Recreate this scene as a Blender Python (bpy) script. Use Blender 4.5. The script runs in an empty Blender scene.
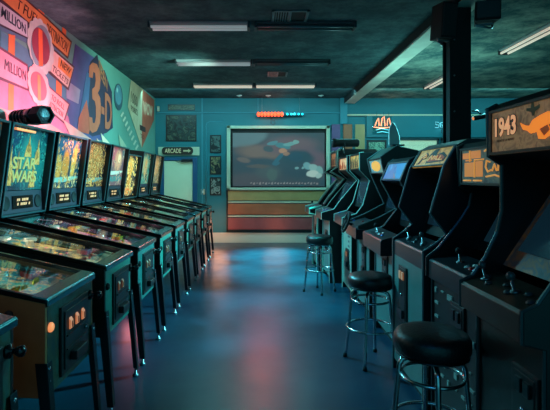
import bpy, bmesh, math, random
from mathutils import Vector, Matrix
random.seed(7)
PI = math.pi
SC = bpy.context.scene
COL = SC.collection

# ------------------------------------------------------------------ materials
def C(h):
    h = h.lstrip('#')
    r = []
    for i in (0, 2, 4):
        v = int(h[i:i+2], 16) / 255
        r.append(v / 12.92 if v <= .04045 else ((v + .055) / 1.055) ** 2.4)
    return (r[0], r[1], r[2], 1)

def mat(name, col, rough=.5, metal=0, emit=0, ecol=None, var=0, scale=8, bump=0, spec=.5):
    m = bpy.data.materials.new(name); m.use_nodes = True
    nt = m.node_tree; b = nt.nodes['Principled BSDF']
    c = C(col) if isinstance(col, str) else col
    b.inputs['Base Color'].default_value = c
    b.inputs['Roughness'].default_value = rough
    b.inputs['Metallic'].default_value = metal
    b.inputs['Specular IOR Level'].default_value = spec
    if emit:
        b.inputs['Emission Color'].default_value = C(ecol) if ecol else c
        b.inputs['Emission Strength'].default_value = emit
    if var or bump:
        tc = nt.nodes.new('ShaderNodeTexCoord')
        n = nt.nodes.new('ShaderNodeTexNoise'); n.inputs['Scale'].default_value = scale
        n.inputs['Detail'].default_value = 6
        nt.links.new(tc.outputs['Object'], n.inputs['Vector'])
        if var:
            r = nt.nodes.new('ShaderNodeValToRGB')
            r.color_ramp.elements[0].position = .3; r.color_ramp.elements[1].position = .7
            r.color_ramp.elements[0].color = tuple(max(0, x * (1 - var)) for x in c[:3]) + (1,)
            r.color_ramp.elements[1].color = tuple(min(1, x * (1 + var)) for x in c[:3]) + (1,)
            nt.links.new(n.outputs['Fac'], r.inputs['Fac'])
            nt.links.new(r.outputs['Color'], b.inputs['Base Color'])
        if bump:
            bp = nt.nodes.new('ShaderNodeBump'); bp.inputs['Strength'].default_value = bump
            bp.inputs['Distance'].default_value = .02
            nt.links.new(n.outputs['Fac'], bp.inputs['Height'])
            nt.links.new(bp.outputs['Normal'], b.inputs['Normal'])
    return m

def art(name, cols, scale=4, seed=0, emit=0, rough=.4, stretch=(1, 1, 1), dist=1.2, kind='noise', hard=True):
    """printed artwork: patches of the given colours"""
    m = bpy.data.materials.new(name); m.use_nodes = True
    nt = m.node_tree; b = nt.nodes['Principled BSDF']
    tc = nt.nodes.new('ShaderNodeTexCoord')
    mp = nt.nodes.new('ShaderNodeMapping')
    mp.inputs['Location'].default_value = (seed * 3.7, seed * 1.9, seed * 2.3)
    mp.inputs['Scale'].default_value = stretch
    nt.links.new(tc.outputs['Object'], mp.inputs['Vector'])
    if kind == 'noise':
        n = nt.nodes.new('ShaderNodeTexNoise'); n.inputs['Scale'].default_value = scale
        n.inputs['Detail'].default_value = 3; n.inputs['Distortion'].default_value = dist
        nt.links.new(mp.outputs['Vector'], n.inputs['Vector']); fac = n.outputs['Fac']; lo, hi = .3, .7
    else:
        n = nt.nodes.new('ShaderNodeTexVoronoi'); n.inputs['Scale'].default_value = scale
        nt.links.new(mp.outputs['Vector'], n.inputs['Vector'])
        sp = nt.nodes.new('ShaderNodeSeparateColor')
        nt.links.new(n.outputs['Color'], sp.inputs['Color']); fac = sp.outputs['Red']; lo, hi = 0, 1
    r = nt.nodes.new('ShaderNodeValToRGB')
    r.color_ramp.interpolation = 'CONSTANT' if hard and kind != 'noise' else 'LINEAR'
    el = r.color_ramp.elements
    k = len(cols)
    while len(el) < k: el.new(.5)
    for i, cc in enumerate(cols):
        el[i].position = lo + (hi - lo) * i / (k - 1 if kind == 'noise' else k)
    for i, cc in enumerate(cols):
        el[i].color = C(cc)
    nt.links.new(fac, r.inputs['Fac'])
    nt.links.new(r.outputs['Color'], b.inputs['Base Color'])
    b.inputs['Roughness'].default_value = rough
    if emit:
        nt.links.new(r.outputs['Color'], b.inputs['Emission Color'])
        b.inputs['Emission Strength'].default_value = emit
    return m

def soft_art(name, base, ells, scale=3, emit=1.0, warp=.04, rough=.6, plane=('X', 'Z'), speck=None, base_dark=False):
    """a picture of soft edged ellipses over a cloudy ground, in the part's own 0..1 box"""
    m = bpy.data.materials.new(name); m.use_nodes = True
    nt = m.node_tree; b = nt.nodes['Principled BSDF']; N = nt.nodes.new; K = nt.links.new
    tc = N('ShaderNodeTexCoord'); sp = N('ShaderNodeSeparateXYZ'); K(tc.outputs['Generated'], sp.inputs[0])
    n = N('ShaderNodeTexNoise'); n.inputs['Scale'].default_value = scale; n.inputs['Detail'].default_value = 4; K(tc.outputs['Object'], n.inputs['Vector'])
    sc = N('ShaderNodeSeparateColor'); K(n.outputs['Color'], sc.inputs[0])
    def M_(op, a, b_=None, c_=None):
        q = N('ShaderNodeMath'); q.operation = op
        for i, x in enumerate((a, b_, c_)):
            if x is None: continue
            if isinstance(x, (int, float)): q.inputs[i].default_value = x
            else: K(x, q.inputs[i])
        return q.outputs[0]
    X = M_('MULTIPLY_ADD', M_('SUBTRACT', sc.outputs['Red'], .5), warp * 2, sp.outputs[plane[0]])
    Y = M_('MULTIPLY_ADD', M_('SUBTRACT', sc.outputs['Green'], .5), warp * 2, sp.outputs[plane[1]])
    r = N('ShaderNodeValToRGB'); el = r.color_ramp.elements
    while len(el) < len(base): el.new(.5)
    for i in range(len(base)): el[i].position = .3 + .4 * i / (len(base) - 1)
    for i, cc in enumerate(base): el[i].color = C(cc)
    K(n.outputs['Fac'], r.inputs['Fac']); col = r.outputs['Color']
    def mix(f, a, cc):
        q = N('ShaderNodeMix'); q.data_type = 'RGBA'; K(f, q.inputs[0]); K(a, q.inputs[6])
        if isinstance(cc, str): q.inputs[7].default_value = C(cc)
        else: K(cc, q.inputs[7])
        return q.outputs[2]
    for (cx, cy, rx, ry, soft, c, ang) in ells:
        ca, sa = math.cos(ang), math.sin(ang)
        dx, dy = M_('SUBTRACT', X, cx), M_('SUBTRACT', Y, cy)
        u = M_('DIVIDE', M_('ADD', M_('MULTIPLY', dx, ca), M_('MULTIPLY', dy, sa)), rx)
        v = M_('DIVIDE', M_('SUBTRACT', M_('MULTIPLY', dy, ca), M_('MULTIPLY', dx, sa)), ry)
        dd = M_('SQRT', M_('ADD', M_('MULTIPLY', u, u), M_('MULTIPLY', v, v)))
        mr = N('ShaderNodeMapRange'); mr.interpolation_type = 'SMOOTHSTEP'; K(dd, mr.inputs['Value'])
        mr.inputs['From Min'].default_value = 1 + soft * .5; mr.inputs['From Max'].default_value = 1 - soft * .5
        col = mix(mr.outputs['Result'], col, c)
    if speck:      # fine printed detail
        cols, sc_, lo, hi, dist = speck
        n2 = N('ShaderNodeTexNoise'); n2.inputs['Scale'].default_value = sc_; n2.inputs['Detail'].default_value = 5; n2.inputs['Distortion'].default_value = dist
        K(tc.outputs['Object'], n2.inputs['Vector'])
        r2 = N('ShaderNodeValToRGB'); e2 = r2.color_ramp.elements
        while len(e2) < len(cols): e2.new(.5)
        for i in range(len(cols)): e2[i].position = .32 + .36 * i / (len(cols) - 1)
        for i, cc in enumerate(cols): e2[i].color = C(cc)
        n3 = N('ShaderNodeTexNoise'); n3.inputs['Scale'].default_value = sc_ * 1.7; n3.inputs['Detail'].default_value = 3; K(tc.outputs['Object'], n3.inputs['Vector'])
        K(n3.outputs['Fac'], r2.inputs['Fac'])
        mr = N('ShaderNodeMapRange'); mr.interpolation_type = 'SMOOTHSTEP'; K(n2.outputs['Fac'], mr.inputs['Value']); mr.inputs['From Min'].default_value = lo; mr.inputs['From Max'].default_value = hi
        col = mix(mr.outputs['Result'], col, r2.outputs['Color'])
    if base_dark: b.inputs['Base Color'].default_value = C('#2c3436')
    else: K(col, b.inputs['Base Color'])
    b.inputs['Roughness'].default_value = rough
    K(col, b.inputs['Emission Color']); b.inputs['Emission Strength'].default_value = emit
    return m

def glass(name, tint='#ffffff', ior=2.0, rough=.02, refl=1.0):
    m = bpy.data.materials.new(name); m.use_nodes = True
    nt = m.node_tree; nt.nodes.clear()
    o = nt.nodes.new('ShaderNodeOutputMaterial'); mx = nt.nodes.new('ShaderNodeMixShader')
    t = nt.nodes.new('ShaderNodeBsdfTransparent'); t.inputs['Color'].default_value = C(tint)
    g = nt.nodes.new('ShaderNodeBsdfGlossy'); g.inputs['Roughness'].default_value = rough
    f = nt.nodes.new('ShaderNodeFresnel'); f.inputs['IOR'].default_value = ior
    ge = nt.nodes.new('ShaderNodeNewGeometry'); mu = nt.nodes.new('ShaderNodeMath'); mu.operation = 'SUBTRACT'; mu.use_clamp = True   # only the outer face mirrors
    nt.links.new(f.outputs['Fac'], mu.inputs[0]); nt.links.new(ge.outputs['Backfacing'], mu.inputs[1]); nt.links.new(mu.outputs[0], mx.inputs[0]); nt.links.new(t.outputs[0], mx.inputs[1])
    nt.links.new(g.outputs[0], mx.inputs[2]); nt.links.new(mx.outputs[0], o.inputs['Surface'])
    return m

# ------------------------------------------------------------------ mesh builder
class MB:
    def __init__(s): s.v = []; s.f = []; s.m = []; s.s = []
    def add(s, vs, fs, m=0, smooth=False):
        o = len(s.v); s.v += [tuple(x) for x in vs]
        for f in fs: s.f.append([i + o for i in f]); s.m.append(m); s.s.append(smooth)
        return s
    def box(s, x0, x1, y0, y1, z0, z1, m=0):
        vs = [(x, y, z) for x in (x0, x1) for y in (y0, y1) for z in (z0, z1)]
        return s.add(vs, [(0, 1, 3, 2), (4, 6, 7, 5), (0, 4, 5, 1), (2, 3, 7, 6), (0, 2, 6, 4), (1, 5, 7, 3)], m)
    def prism(s, pts, a, b, axis='y', m=0):
        n = len(pts)
        def P(p, t): return (p[0], t, p[1]) if axis == 'y' else ((t, p[0], p[1]) if axis == 'x' else (p[0], p[1], t))
        vs = [P(p, a) for p in pts] + [P(p, b) for p in pts]
        fs = [list(range(n))[::-1], list(range(n, 2 * n))] + [(i, (i + 1) % n, n + (i + 1) % n, n + i) for i in range(n)]
        return s.add(vs, fs, m)
    def slab(s, pts, t, m=0, nrm=None):
        """polygon in space thickened by t along its normal"""
        P = [Vector(p) for p in pts]; n = len(P)
        if nrm is None:
            nrm = Vector((0, 0, 0))
            for i in range(n):
                a, b = P[i], P[(i + 1) % n]
                nrm += Vector(((a.y - b.y) * (a.z + b.z), (a.z - b.z) * (a.x + b.x), (a.x - b.x) * (a.y + b.y)))
        nrm = Vector(nrm).normalized() * t
        vs = P + [p + nrm for p in P]
        fs = [list(range(n))[::-1], list(range(n, 2 * n))] + [(i, (i + 1) % n, n + (i + 1) % n, n + i) for i in range(n)]
        return s.add(vs, fs, m)
    def tube(s, path, r, n=8, m=0, closed=False, smooth=True, up=None):
        P = [Vector(p) for p in path]; k = len(P); vs = []; fs = []
        prev = None
        for i, p in enumerate(P):
            if closed: d = P[(i + 1) % k] - P[i - 1]
            else: d = P[min(i + 1, k - 1)] - P[max(i - 1, 0)]
            d.normalize()
            if prev is None:
                u = Vector(up) if up else (Vector((0, 0, 1)) if abs(d.z) < .9 else Vector((1, 0, 0)))
            else: u = prev
            w = d.cross(u).normalized(); u = w.cross(d).normalized(); prev = u
            rr = r[i] if isinstance(r, (list, tuple)) else r
            for j in range(n):
                a = 2 * PI * (j + .5) / n
                vs.append(p + (w * math.cos(a) + u * math.sin(a)) * rr)
        for i in range(k if closed else k - 1):
            for j in range(n):
                a = i * n + j; b = i * n + (j + 1) % n; c = ((i + 1) % k) * n + (j + 1) % n; d = ((i + 1) % k) * n + j
                fs.append((a, b, c, d))
        if not closed: fs += [list(range(n))[::-1], list(range((k - 1) * n, k * n))]
        return s.add(vs, fs, m, smooth)
    def lathe(s, prof, c=(0, 0, 0), axis=(0, 0, 1), n=20, m=0, smooth=True):
        R = Vector((0, 0, 1)).rotation_difference(Vector(axis)).to_matrix(); c = Vector(c)
        vs = []; fs = []
        for r, z in prof:
            for j in range(n):
                a = 2 * PI * j / n
                vs.append(c + R @ Vector((r * math.cos(a), r * math.sin(a), z)))
        for i in range(len(prof) - 1):
            for j in range(n):
                fs.append((i * n + j, i * n + (j + 1) % n, (i + 1) * n + (j + 1) % n, (i + 1) * n + j))
        fs += [list(range(n))[::-1], list(range((len(prof) - 1) * n, len(prof) * n))]
        return s.add(vs, fs, m, smooth)
    def ball(s, c, r, m=0, n=12):
        prof = [(max(1e-4, r * math.sin(PI * i / 8)), -r * math.cos(PI * i / 8)) for i in range(9)]
        return s.lathe(prof, c, n=n, m=m)
    def text(s, txt, q, depth=.003, m=0, bold=.0, spacing=1.0):
        """lettering fitted into the quad q = bottom-left, bottom-right, top-right, top-left"""
        cu = bpy.data.curves.new('t', 'FONT'); cu.body = txt; cu.extrude = .5; cu.resolution_u = 3
        cu.offset = bold; cu.space_character = spacing
        ob = bpy.data.objects.new('t', cu); COL.objects.link(ob)
        dg = bpy.context.evaluated_depsgraph_get()
        me = bpy.data.meshes.new_from_object(ob.evaluated_get(dg))
        xs = [v.co.x for v in me.vertices]; ys = [v.co.y for v in me.vertices]
        if xs:
            a, b, c, d = [Vector(p) for p in q]
            nr = (b - a).cross(d - a).normalized() * depth
            vs = []
            for v in me.vertices:
                u = (v.co.x - min(xs)) / (max(xs) - min(xs)); t = (v.co.y - min(ys)) / (max(ys) - min(ys))
                p = (a * (1 - u) + b * u) * (1 - t) + (d * (1 - u) + c * u) * t
                vs.append(p + nr * (.5 + v.co.z))
            s.add(vs, [list(p.vertices) for p in me.polygons], m)
        bpy.data.objects.remove(ob); bpy.data.curves.remove(cu); bpy.data.meshes.remove(me)
        return s
    def xf(s, M):
        s.v = [tuple(M @ Vector(p)) for p in s.v]; return s
    def build(s, name, mats, parent=None, bevel=0, recalc=True):
        me = bpy.data.meshes.new(name); me.from_pydata(s.v, [], s.f)
        for mm in (mats if isinstance(mats, (list, tuple)) else [mats]): me.materials.append(mm)
        me.polygons.foreach_set('material_index', s.m)
        me.polygons.foreach_set('use_smooth', s.s)
        if recalc:
            bm = bmesh.new(); bm.from_mesh(me)
            bmesh.ops.recalc_face_normals(bm, faces=bm.faces); bm.to_mesh(me); bm.free()
        me.update()
        o = bpy.data.objects.new(name, me); COL.objects.link(o)
        if parent: o.parent = parent
        if bevel:
            b = o.modifiers.new('bevel', 'BEVEL'); b.width = bevel; b.segments = 2; b.limit_method = 'ANGLE'
        return o

def tag(o, label=None, cat=None, group=None, kind=None):
    if label: o['label'] = label
    if cat: o['category'] = cat
    if group: o['group'] = group
    if kind: o['kind'] = kind
    return o
def thing(name, label, cat, loc=(0, 0, 0), group=None, rz=0):
    o = bpy.data.objects.new(name, None); COL.objects.link(o); o.empty_display_size = .1
    o.location = loc; o.rotation_euler = (0, 0, rz)
    return tag(o, label, cat, group)
def copy_tree(o, parent=None):
    c = o.copy(); COL.objects.link(c)
    if parent: c.parent = parent
    for ch in list(o.children): copy_tree(ch, c)
    return c
def struct(o): o['kind'] = 'structure'; return o
def circle(c, r, n=24, axis='z', a0=0, a1=2 * PI):
    out = []
    for i in range(n):
        a = a0 + (a1 - a0) * i / n
        x, y = r * math.cos(a), r * math.sin(a)
        out.append((c[0] + x, c[1] + y, c[2]) if axis == 'z' else ((c[0], c[1] + x, c[2] + y) if axis == 'x' else (c[0] + x, c[1], c[2] + y)))
    return out
# ------------------------------------------------------------------ camera
F, H, CU, CV = 450.0, 1.45, 260.0, 178.0
cam = bpy.data.cameras.new('camera'); co = bpy.data.objects.new('camera', cam); COL.objects.link(co)
co.location = (0, 0, H); co.rotation_euler = (PI / 2, 0, 0)
cam.sensor_width = 36; cam.lens = F / 550 * 36
cam.shift_x = (275 - CU) / 550; cam.shift_y = -(205 - CV) / 550
cam.clip_start = .02
SC.camera = co

XL, XR, YN, YB, ZC = -2.35, 7.2, -1.6, 10.1, 3.24
def at(u, v, Y): return ((u - CU) * Y / F, Y, H + (CV - v) * Y / F)
def bk(u, v, d=0): return at(u, v, YB)[0], YB - d, at(u, v, YB)[2]          # a point on the back wall
def lw(u, v, d=0):                                                       # a point on the left wall
    Y = XL * F / (u - CU)
    return (XL + d, Y, H + (CV - v) * Y / F)

M = {}
M['black'] = mat('black_laminate', '#0b0e11', .45)
M['gloss'] = mat('black_gloss', '#0a0d10', .22)
M['matte'] = mat('black_matte', '#090b0d', .8)
M['chrome'] = mat('chrome', '#c8d0d4', .18, 1)
M['steel'] = mat('brushed_steel', '#8b979c', .35, 1)
M['darksteel'] = mat('dark_steel', '#3a4448', .35, 1)
M['vinyl'] = mat('black_vinyl', '#101417', .38, bump=.15, scale=60)
M['glass'] = glass('playfield_glass', '#e8f2f0')
M['orange'] = mat('lit_orange', '#ff8a3c', .4, emit=1.3, ecol='#ff8038')
M['white'] = mat('white_plastic', '#c9cfc8', .5)
M['cream'] = mat('cream_paint', '#d4d0b0', .5)
M['red'] = mat('red_plastic', '#b5241e', .35)
M['yellow'] = mat('yellow_plastic', '#d3a02c', .35)
M['blue'] = mat('blue_plastic', '#1d5fb0', .35)
M['green'] = mat('green_plastic', '#2e8a5a', .35)
M['pink'] = mat('pink_plastic', '#d86a8c', .35)

# ------------------------------------------------------------------ room shell
def floor_mat():
    m = mat('floor_concrete', '#0e2a3a', .3)
    nt = m.node_tree; b = nt.nodes['Principled BSDF']
    tc = nt.nodes.new('ShaderNodeTexCoord')
    n = nt.nodes.new('ShaderNodeTexNoise'); n.inputs['Scale'].default_value = .9; n.inputs['Detail'].default_value = 8
    n2 = nt.nodes.new('ShaderNodeTexNoise'); n2.inputs['Scale'].default_value = 5; n2.inputs['Detail'].default_value = 8
    nt.links.new(tc.outputs['Object'], n.inputs['Vector']); nt.links.new(tc.outputs['Object'], n2.inputs['Vector'])
    r = nt.nodes.new('ShaderNodeValToRGB')
    r.color_ramp.elements[0].position = .35; r.color_ramp.elements[0].color = C('#052439')
    r.color_ramp.elements[1].position = .68; r.color_ramp.elements[1].color = C('#0c455a')
    nt.links.new(n.outputs['Fac'], r.inputs['Fac']); nt.links.new(r.outputs['Color'], b.inputs['Base Color'])
    mr = nt.nodes.new('ShaderNodeMapRange')
    mr.inputs['To Min'].default_value = .24; mr.inputs['To Max'].default_value = .42
    nt.links.new(n2.outputs['Fac'], mr.inputs['Value']); nt.links.new(mr.outputs['Result'], b.inputs['Roughness'])
    bp = nt.nodes.new('ShaderNodeBump'); bp.inputs['Strength'].default_value = .06; bp.inputs['Distance'].default_value = .02
    nt.links.new(n2.outputs['Fac'], bp.inputs['Height']); nt.links.new(bp.outputs['Normal'], b.inputs['Normal'])
    return m
def ceil_mat(name, c0, c1, sc):
    m = mat(name, c0, .9, spec=.2)
    nt = m.node_tree; b = nt.nodes['Principled BSDF']
    tc = nt.nodes.new('ShaderNodeTexCoord')
    n = nt.nodes.new('ShaderNodeTexNoise'); n.inputs['Scale'].default_value = sc; n.inputs['Detail'].default_value = 10
    n.inputs['Roughness'].default_value = .75
    nt.links.new(tc.outputs['Object'], n.inputs['Vector'])
    r = nt.nodes.new('ShaderNodeValToRGB')
    r.color_ramp.elements[0].position = .42; r.color_ramp.elements[0].color = C(c0)
    r.color_ramp.elements[1].position = .75; r.color_ramp.elements[1].color = C(c1)
    nt.links.new(n.outputs['Fac'], r.inputs['Fac']); nt.links.new(r.outputs['Color'], b.inputs['Base Color'])
    bp = nt.nodes.new('ShaderNodeBump'); bp.inputs['Strength'].default_value = .4; bp.inputs['Distance'].default_value = .02
    nt.links.new(n.outputs['Fac'], bp.inputs['Height']); nt.links.new(bp.outputs['Normal'], b.inputs['Normal'])
    return m
M['wall'] = mat('teal_wall_paint', '#106c78', .55, var=.12, scale=1.2)
M['walltrim'] = mat('teal_trim_paint', '#2c8292', .5)
M['mural_ground'] = mat('mural_ground_paint', '#5a9488', .6, var=.12, scale=1.5)
struct(MB().box(XL - .1, XR + .1, YN, YB + .1, -.1, 0).build('floor', floor_mat()))
struct(MB().box(XL - .1, 2.0, YN, YB + .1, ZC, ZC + .1).build('ceiling', ceil_mat('ceiling_dark_tile', '#2a484e', '#54787a', 3)))
struct(MB().box(2.0, XR + .1, YN, YB + .1, ZC, ZC + .1).build('ceiling', ceil_mat('ceiling_rough_tile', '#3a6466', '#c0d0bc', 2.2)))
struct(MB().box(XL - .1, XL, YN, YB + .1, 0, ZC).build('wall_left', M['mural_ground']))
struct(MB().box(XL - .1, XR + .1, YB, YB + .1, 0, ZC).build('wall_back', M['wall']))
struct(MB().box(XR, XR + .1, YN, YB + .1, 0, ZC).build('wall_right', M['wall']))

# back wall mouldings
def bbox(mb, u0, u1, v0, v1, d0, d1, m=0):
    a = bk(u0, v1); b = bk(u1, v0)
    return mb.box(a[0], b[0], YB - d1, YB - d0, a[2], b[2], m)
mb = MB()
bbox(mb, 157, 347, 112.4, 113.4, 0, .02); bbox(mb, 201.5, 203, 98, 205, 0, .015); bbox(mb, 257.5, 258.5, 98, 112, 0, .012)
bbox(mb, 340, 347, 98, 124, 0, .05)
struct(mb.build('trim_1', M['walltrim'], bevel=.003))
mb = MB()
pts = [bk(206, 205, .001), bk(206, 126, .001), bk(207, 123, .001), bk(210, 121.5, .001), bk(224, 121.5, .001)]
mb.tube(pts, .012, 6)
struct(mb.build('trim_2', M['walltrim']))
mb = MB()
bbox(mb, 347, 640, 114.6, 116, 0, .06, 1)
bbox(mb, 366, 640, 116, 137.5, 0, .04)
struct(mb.build('trim_3', [M['wall'], M['cream']], bevel=.003))
M['base'] = mat('baseboard_paint', '#d4d4c4', .45)
mb = MB(); bbox(mb, 200, 330, 233.5, 242.6, 0, .02); bbox(mb, 200, 330, 232.6, 233.8, 0, .028)
struct(mb.build('baseboard_back', M['base'], bevel=.003))
mb = MB(); mb.box(XL, XL + .02, 0, YB, 0, .12)
struct(mb.build('baseboard_left', M['black']))

# door with header panel
d = bbox(MB(), 164.5, 193, 161, 242.6, 0, .035).build('door_1', mat('pale_green_door', '#d0e0c4', .5, var=.06, scale=2), bevel=.004)
struct(d)
mb = MB(); bbox(mb, 161, 164.5, 157.5, 242.6, 0, .06); bbox(mb, 193, 197.5, 157.5, 242.6, 0, .06); bbox(mb, 164.5, 193, 157.5, 160.6, 0, .06)
mb.build('door_frame', mat('blue_door_frame', '#15507a', .4), d, bevel=.004)
mb = MB(); a = bk(190.5, 204, .035); mb.lathe([(.03, 0), (.03, .008), (.012, .012), (.012, .045), (.026, .05), (.028, .07), (.018, .082)], a, (0, -1, 0), 16)
mb.build('door_handle', M['steel'], d)
mb = MB(); bbox(mb, 182, 193, 159.3, 161.8, .06, .10); a = bk(188, 161.5, .1); mb.tube([bk(190, 161, .1), bk(180, 162.5, .2), bk(176, 161, .09)], .008, 6)
mb.build('door_closer', M['darksteel'], d)
struct(bbox(MB(), 158.5, 199.5, 147, 155.6, 0, .03).build('trim_4', mat('pale_header_panel', '#b9c9b0', .5), bevel=.003))

# painted stripe boards under the screen and beside it
def stripe(label, col, u0, u1, v0, v1, group):
    o = bbox(MB(), u0, u1, v0, v1, .002, .032).build('stripe_board', mat('stripe_' + col.strip('#'), col, .5, var=.12, scale=4), bevel=.006)
    return tag(o, label, 'wall board', group)
stripe('tan horizontal wall board directly under the projection screen', '#a88c58', 228, 327, 190.5, 200.5, 'striped boards on the back wall')
stripe('orange brown horizontal wall board, middle of the three under the screen', '#a45c3c', 228, 327, 203.5, 214.5, 'striped boards on the back wall')
stripe('dull red horizontal wall board, lowest of the three under the screen', '#964a4a', 228, 327, 217.5, 229.5, 'striped boards on the back wall')
stripe('purple upright wall board right beside the projection screen', '#6a4a74', 331.5, 340, 124.5, 200, 'striped boards on the back wall')
stripe('orange brown upright wall board, middle of three right of the screen', '#a45c3c', 343, 352, 124.5, 200, 'striped boards on the back wall')
stripe('tan upright wall board, rightmost of three right of the screen', '#ac9260', 355, 364.5, 124.5, 200, 'striped boards on the back wall')
mb = MB()
for v in (201.5, 215.5): bbox(mb, 228, 327, v, v + 1.1, 0, .045)
bbox(mb, 226.5, 228, 190.5, 231.5, 0, .05, 1); bbox(mb, 226.5, 327, 230, 231.6, 0, .05, 1)
struct(mb.build('trim_5', [M['cream'], M['black']], bevel=.002))

# windows with pale blinds at the right
M['blind'] = mat('pale_blind', '#8fb3a0', .7, emit=1.2, ecol='#a8d0b4')
M['winframe'] = mat('dark_window_frame', '#123238', .5)
def window(n, u0, u1, v0, v1):
    mb = MB(); e = 2.2
    bbox(mb, u0, u0 + e, v0, v1, 0, .06); bbox(mb, u1 - e, u1, v0, v1, 0, .06); bbox(mb, u0, u1, v0, v0 + e, 0, .06); bbox(mb, u0, u1, v1 - e, v1, 0, .06)
    o = struct(mb.build('window_%d' % n, M['winframe'], bevel=.004))
    mb = MB(); nsl = 34
    for i in range(nsl):
        va = v0 + e + (v1 - v0 - 2 * e) * i / nsl; vb = v0 + e + (v1 - v0 - 2 * e) * (i + .85) / nsl
        bbox(mb, u0 + e, u1 - e, va, vb, .012, .018)
    mb.build('blind', M['blind'], o)
    bbox(MB(), u0 + e, u1 - e, v0 + e, v1 - e, .03, .034).build('window_pane', M['glass'], o)
window(1, 396, 438.5, 138.5, 185); window(2, 440.5, 486, 138.5, 185); window(3, 488, 535, 138.5, 185)
# ------------------------------------------------------------------ framed things on the back wall
M['ink'] = mat('poster_black', '#10181b', .35)
def poster(label, u0, u1, v0, v1, artm, border=1.2, name='poster', cat='poster', group=None, fr=None):
    o = bbox(MB(), u0, u1, v0, v1, 0, .015).build(name, fr or M['ink'], bevel=.002)
    tag(o, label, cat, group)
    bbox(MB(), u0 + border, u1 - border, v0 + border, v1 - border, .015, .018).build('printed_sheet', artm, o)
    return o
dk = ['#06090b', '#0c1618', '#24403f', '#080d10', '#4e5c4c', '#14262a']
p = poster('large dark framed poster with teal figures above the arcade sign', 166, 196.5, 115, 141.5, art('poster_sheet', dk, 5, 1, hard=False), group='posters on the back wall')
poster('long narrow dark sign board near the ceiling above the large poster', 168, 195, 104.5, 110.5, art('sign_sheet', ['#0b1215', '#18282b', '#5c6a52', '#0d1518', '#8a8f72'], 9, 2, stretch=(.5, 1, 2)), .8, 'sign_board', 'sign')
for lb, v0, v1, s in (('small black poster, topmost of the three stacked left of the screen', 135, 153, 3),
                      ('small black poster with tan ring, middle of the three left of the screen', 156, 174.5, 4),
                      ('small black and white poster, lowest of the three left of the screen', 177.3, 195.3, 5)):
    cols = {3: ['#0a1114', '#0f1a1d', '#506864', '#0b1316', '#0f1a1d'], 4: ['#0a1114', '#12201f', '#8a8058', '#10191a', '#38594e'], 5: ['#0a1114', '#12201f', '#8c9a92', '#0b1214', '#30423f']}[s]
    poster(lb, 210, 221.3, v0, v1, art('small_poster_%d' % s, cols, 8, s), group='posters on the back wall')
t = tag(bbox(MB(), 201, 205, 189, 194.5, 0, .01).build('switch_plate', mat('switch_ivory', '#a79c86', .5), bevel=.003), 'small ivory light switch plate beside the door', 'light switch')
bbox(MB(), 202.4, 203.6, 190.6, 193, .01, .02).build('switch_toggle', M['white'], t)
t = tag(bbox(MB(), 157.6, 159.6, 106.5, 111.5, 0, .06).build('sensor_box', mat('sensor_white', '#b9b79c', .5), bevel=.008), 'small cream sensor box high in the left corner of the back wall', 'sensor')
bbox(MB(), 158, 159.2, 108, 110, .06, .07).build('sensor_lens', M['white'], t)

# ARCADE sign with rounded ends
t = thing('arcade_sign', 'dark oval ended sign lettered ARCADE above the pale door', 'sign', bk(178, 151, .04))
o = Vector(t.location)
ring = []
for a in range(13): ang = -PI / 2 + PI * a / 12; ring.append((.28 + .07 * math.cos(ang), .085 * math.sin(ang)))
for a in range(13): ang = PI / 2 + PI * a / 12; ring.append((-.28 + .07 * math.cos(ang), .085 * math.sin(ang)))
mb = MB(); mb.prism(ring, -.03, 0, 'y'); mb.build('sign_board', mat('sign_dark_brown', '#241c18', .5), t, bevel=.004)
mb = MB(); mb.text('ARCADE', [(-.28, -.032, -.05), (.08, -.032, -.05), (.08, -.032, .05), (-.28, -.032, .05)], .004, bold=.01)
mb.build('lettering', mat('sign_gold', '#d8c8a0', .4, emit=.12), t)
mb = MB(); mb.box(.13, .24, -.036, -.032, -.018, .018); mb.slab([(.24, -.032, -.04), (.30, -.032, 0), (.24, -.032, .04)], .004, nrm=(0, -1, 0))
mb.build('arrow', mat('sign_gold_arrow', '#c8b890', .4), t)

# ------------------------------------------------------------------ projection screen
t = thing('projection_screen', 'large wall mounted projection screen in a pale frame showing a hazy film scene', 'screen', bk(278.5, 190, 0))
def S(mb, u0, u1, v0, v1, d0, d1, m=0):
    bbox(mb, u0, u1, v0, v1, d0, d1, m); return mb
def loc(mb, t): return mb.xf(Matrix.Translation(-Vector(t.location)))
mb = MB(); S(mb, 227, 230.5, 126, 190, 0, .07); S(mb, 326, 329.5, 126, 190, 0, .07); S(mb, 227, 329.5, 126, 129, 0, .07); S(mb, 227, 329.5, 187.5, 190, 0, .07)
loc(mb, t).build('frame', mat('pale_screen_frame', '#b4c0a8', .5), t, bevel=.006)
mb = MB(); S(mb, 230.5, 326, 129, 187.5, 0, .02); loc(mb, t).build('backing', M['matte'], t)
E = .55
def em(name, c, k=E): return mat(name, c, .6, emit=k, ecol=c, spec=.1)
mb = MB(); S(mb, 232.8, 324.5, 133, 186.3, .02, .03)
def film(u, v): return ((u - 232.8) / 91.7, (186.3 - v) / 53.3)
F_ = []
def ell(u, v, ru, rv, soft, c, ang=0):
    x, y = film(u, v); F_.append((x, y, ru / 91.7, rv / 53.3, soft, c, ang))
ell(240, 133, 27, 14, .25, '#5f8086'); ell(262, 153, 24, 7, .8, '#75655a', -.25); ell(290, 146, 26, 9, .8, '#6c5860', .1); ell(312, 158, 14, 11, .8, '#66505f', .6)
ell(262, 166, 30, 8, .6, '#2f4250'); ell(297, 158, 17, 8, .5, '#22404f'); ell(250, 180, 22, 7, .9, '#4a4a52'); ell(268, 172, 12, 7, .9, '#46565a'); ell(300, 170, 16, 8, .7, '#2c4250')
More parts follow.
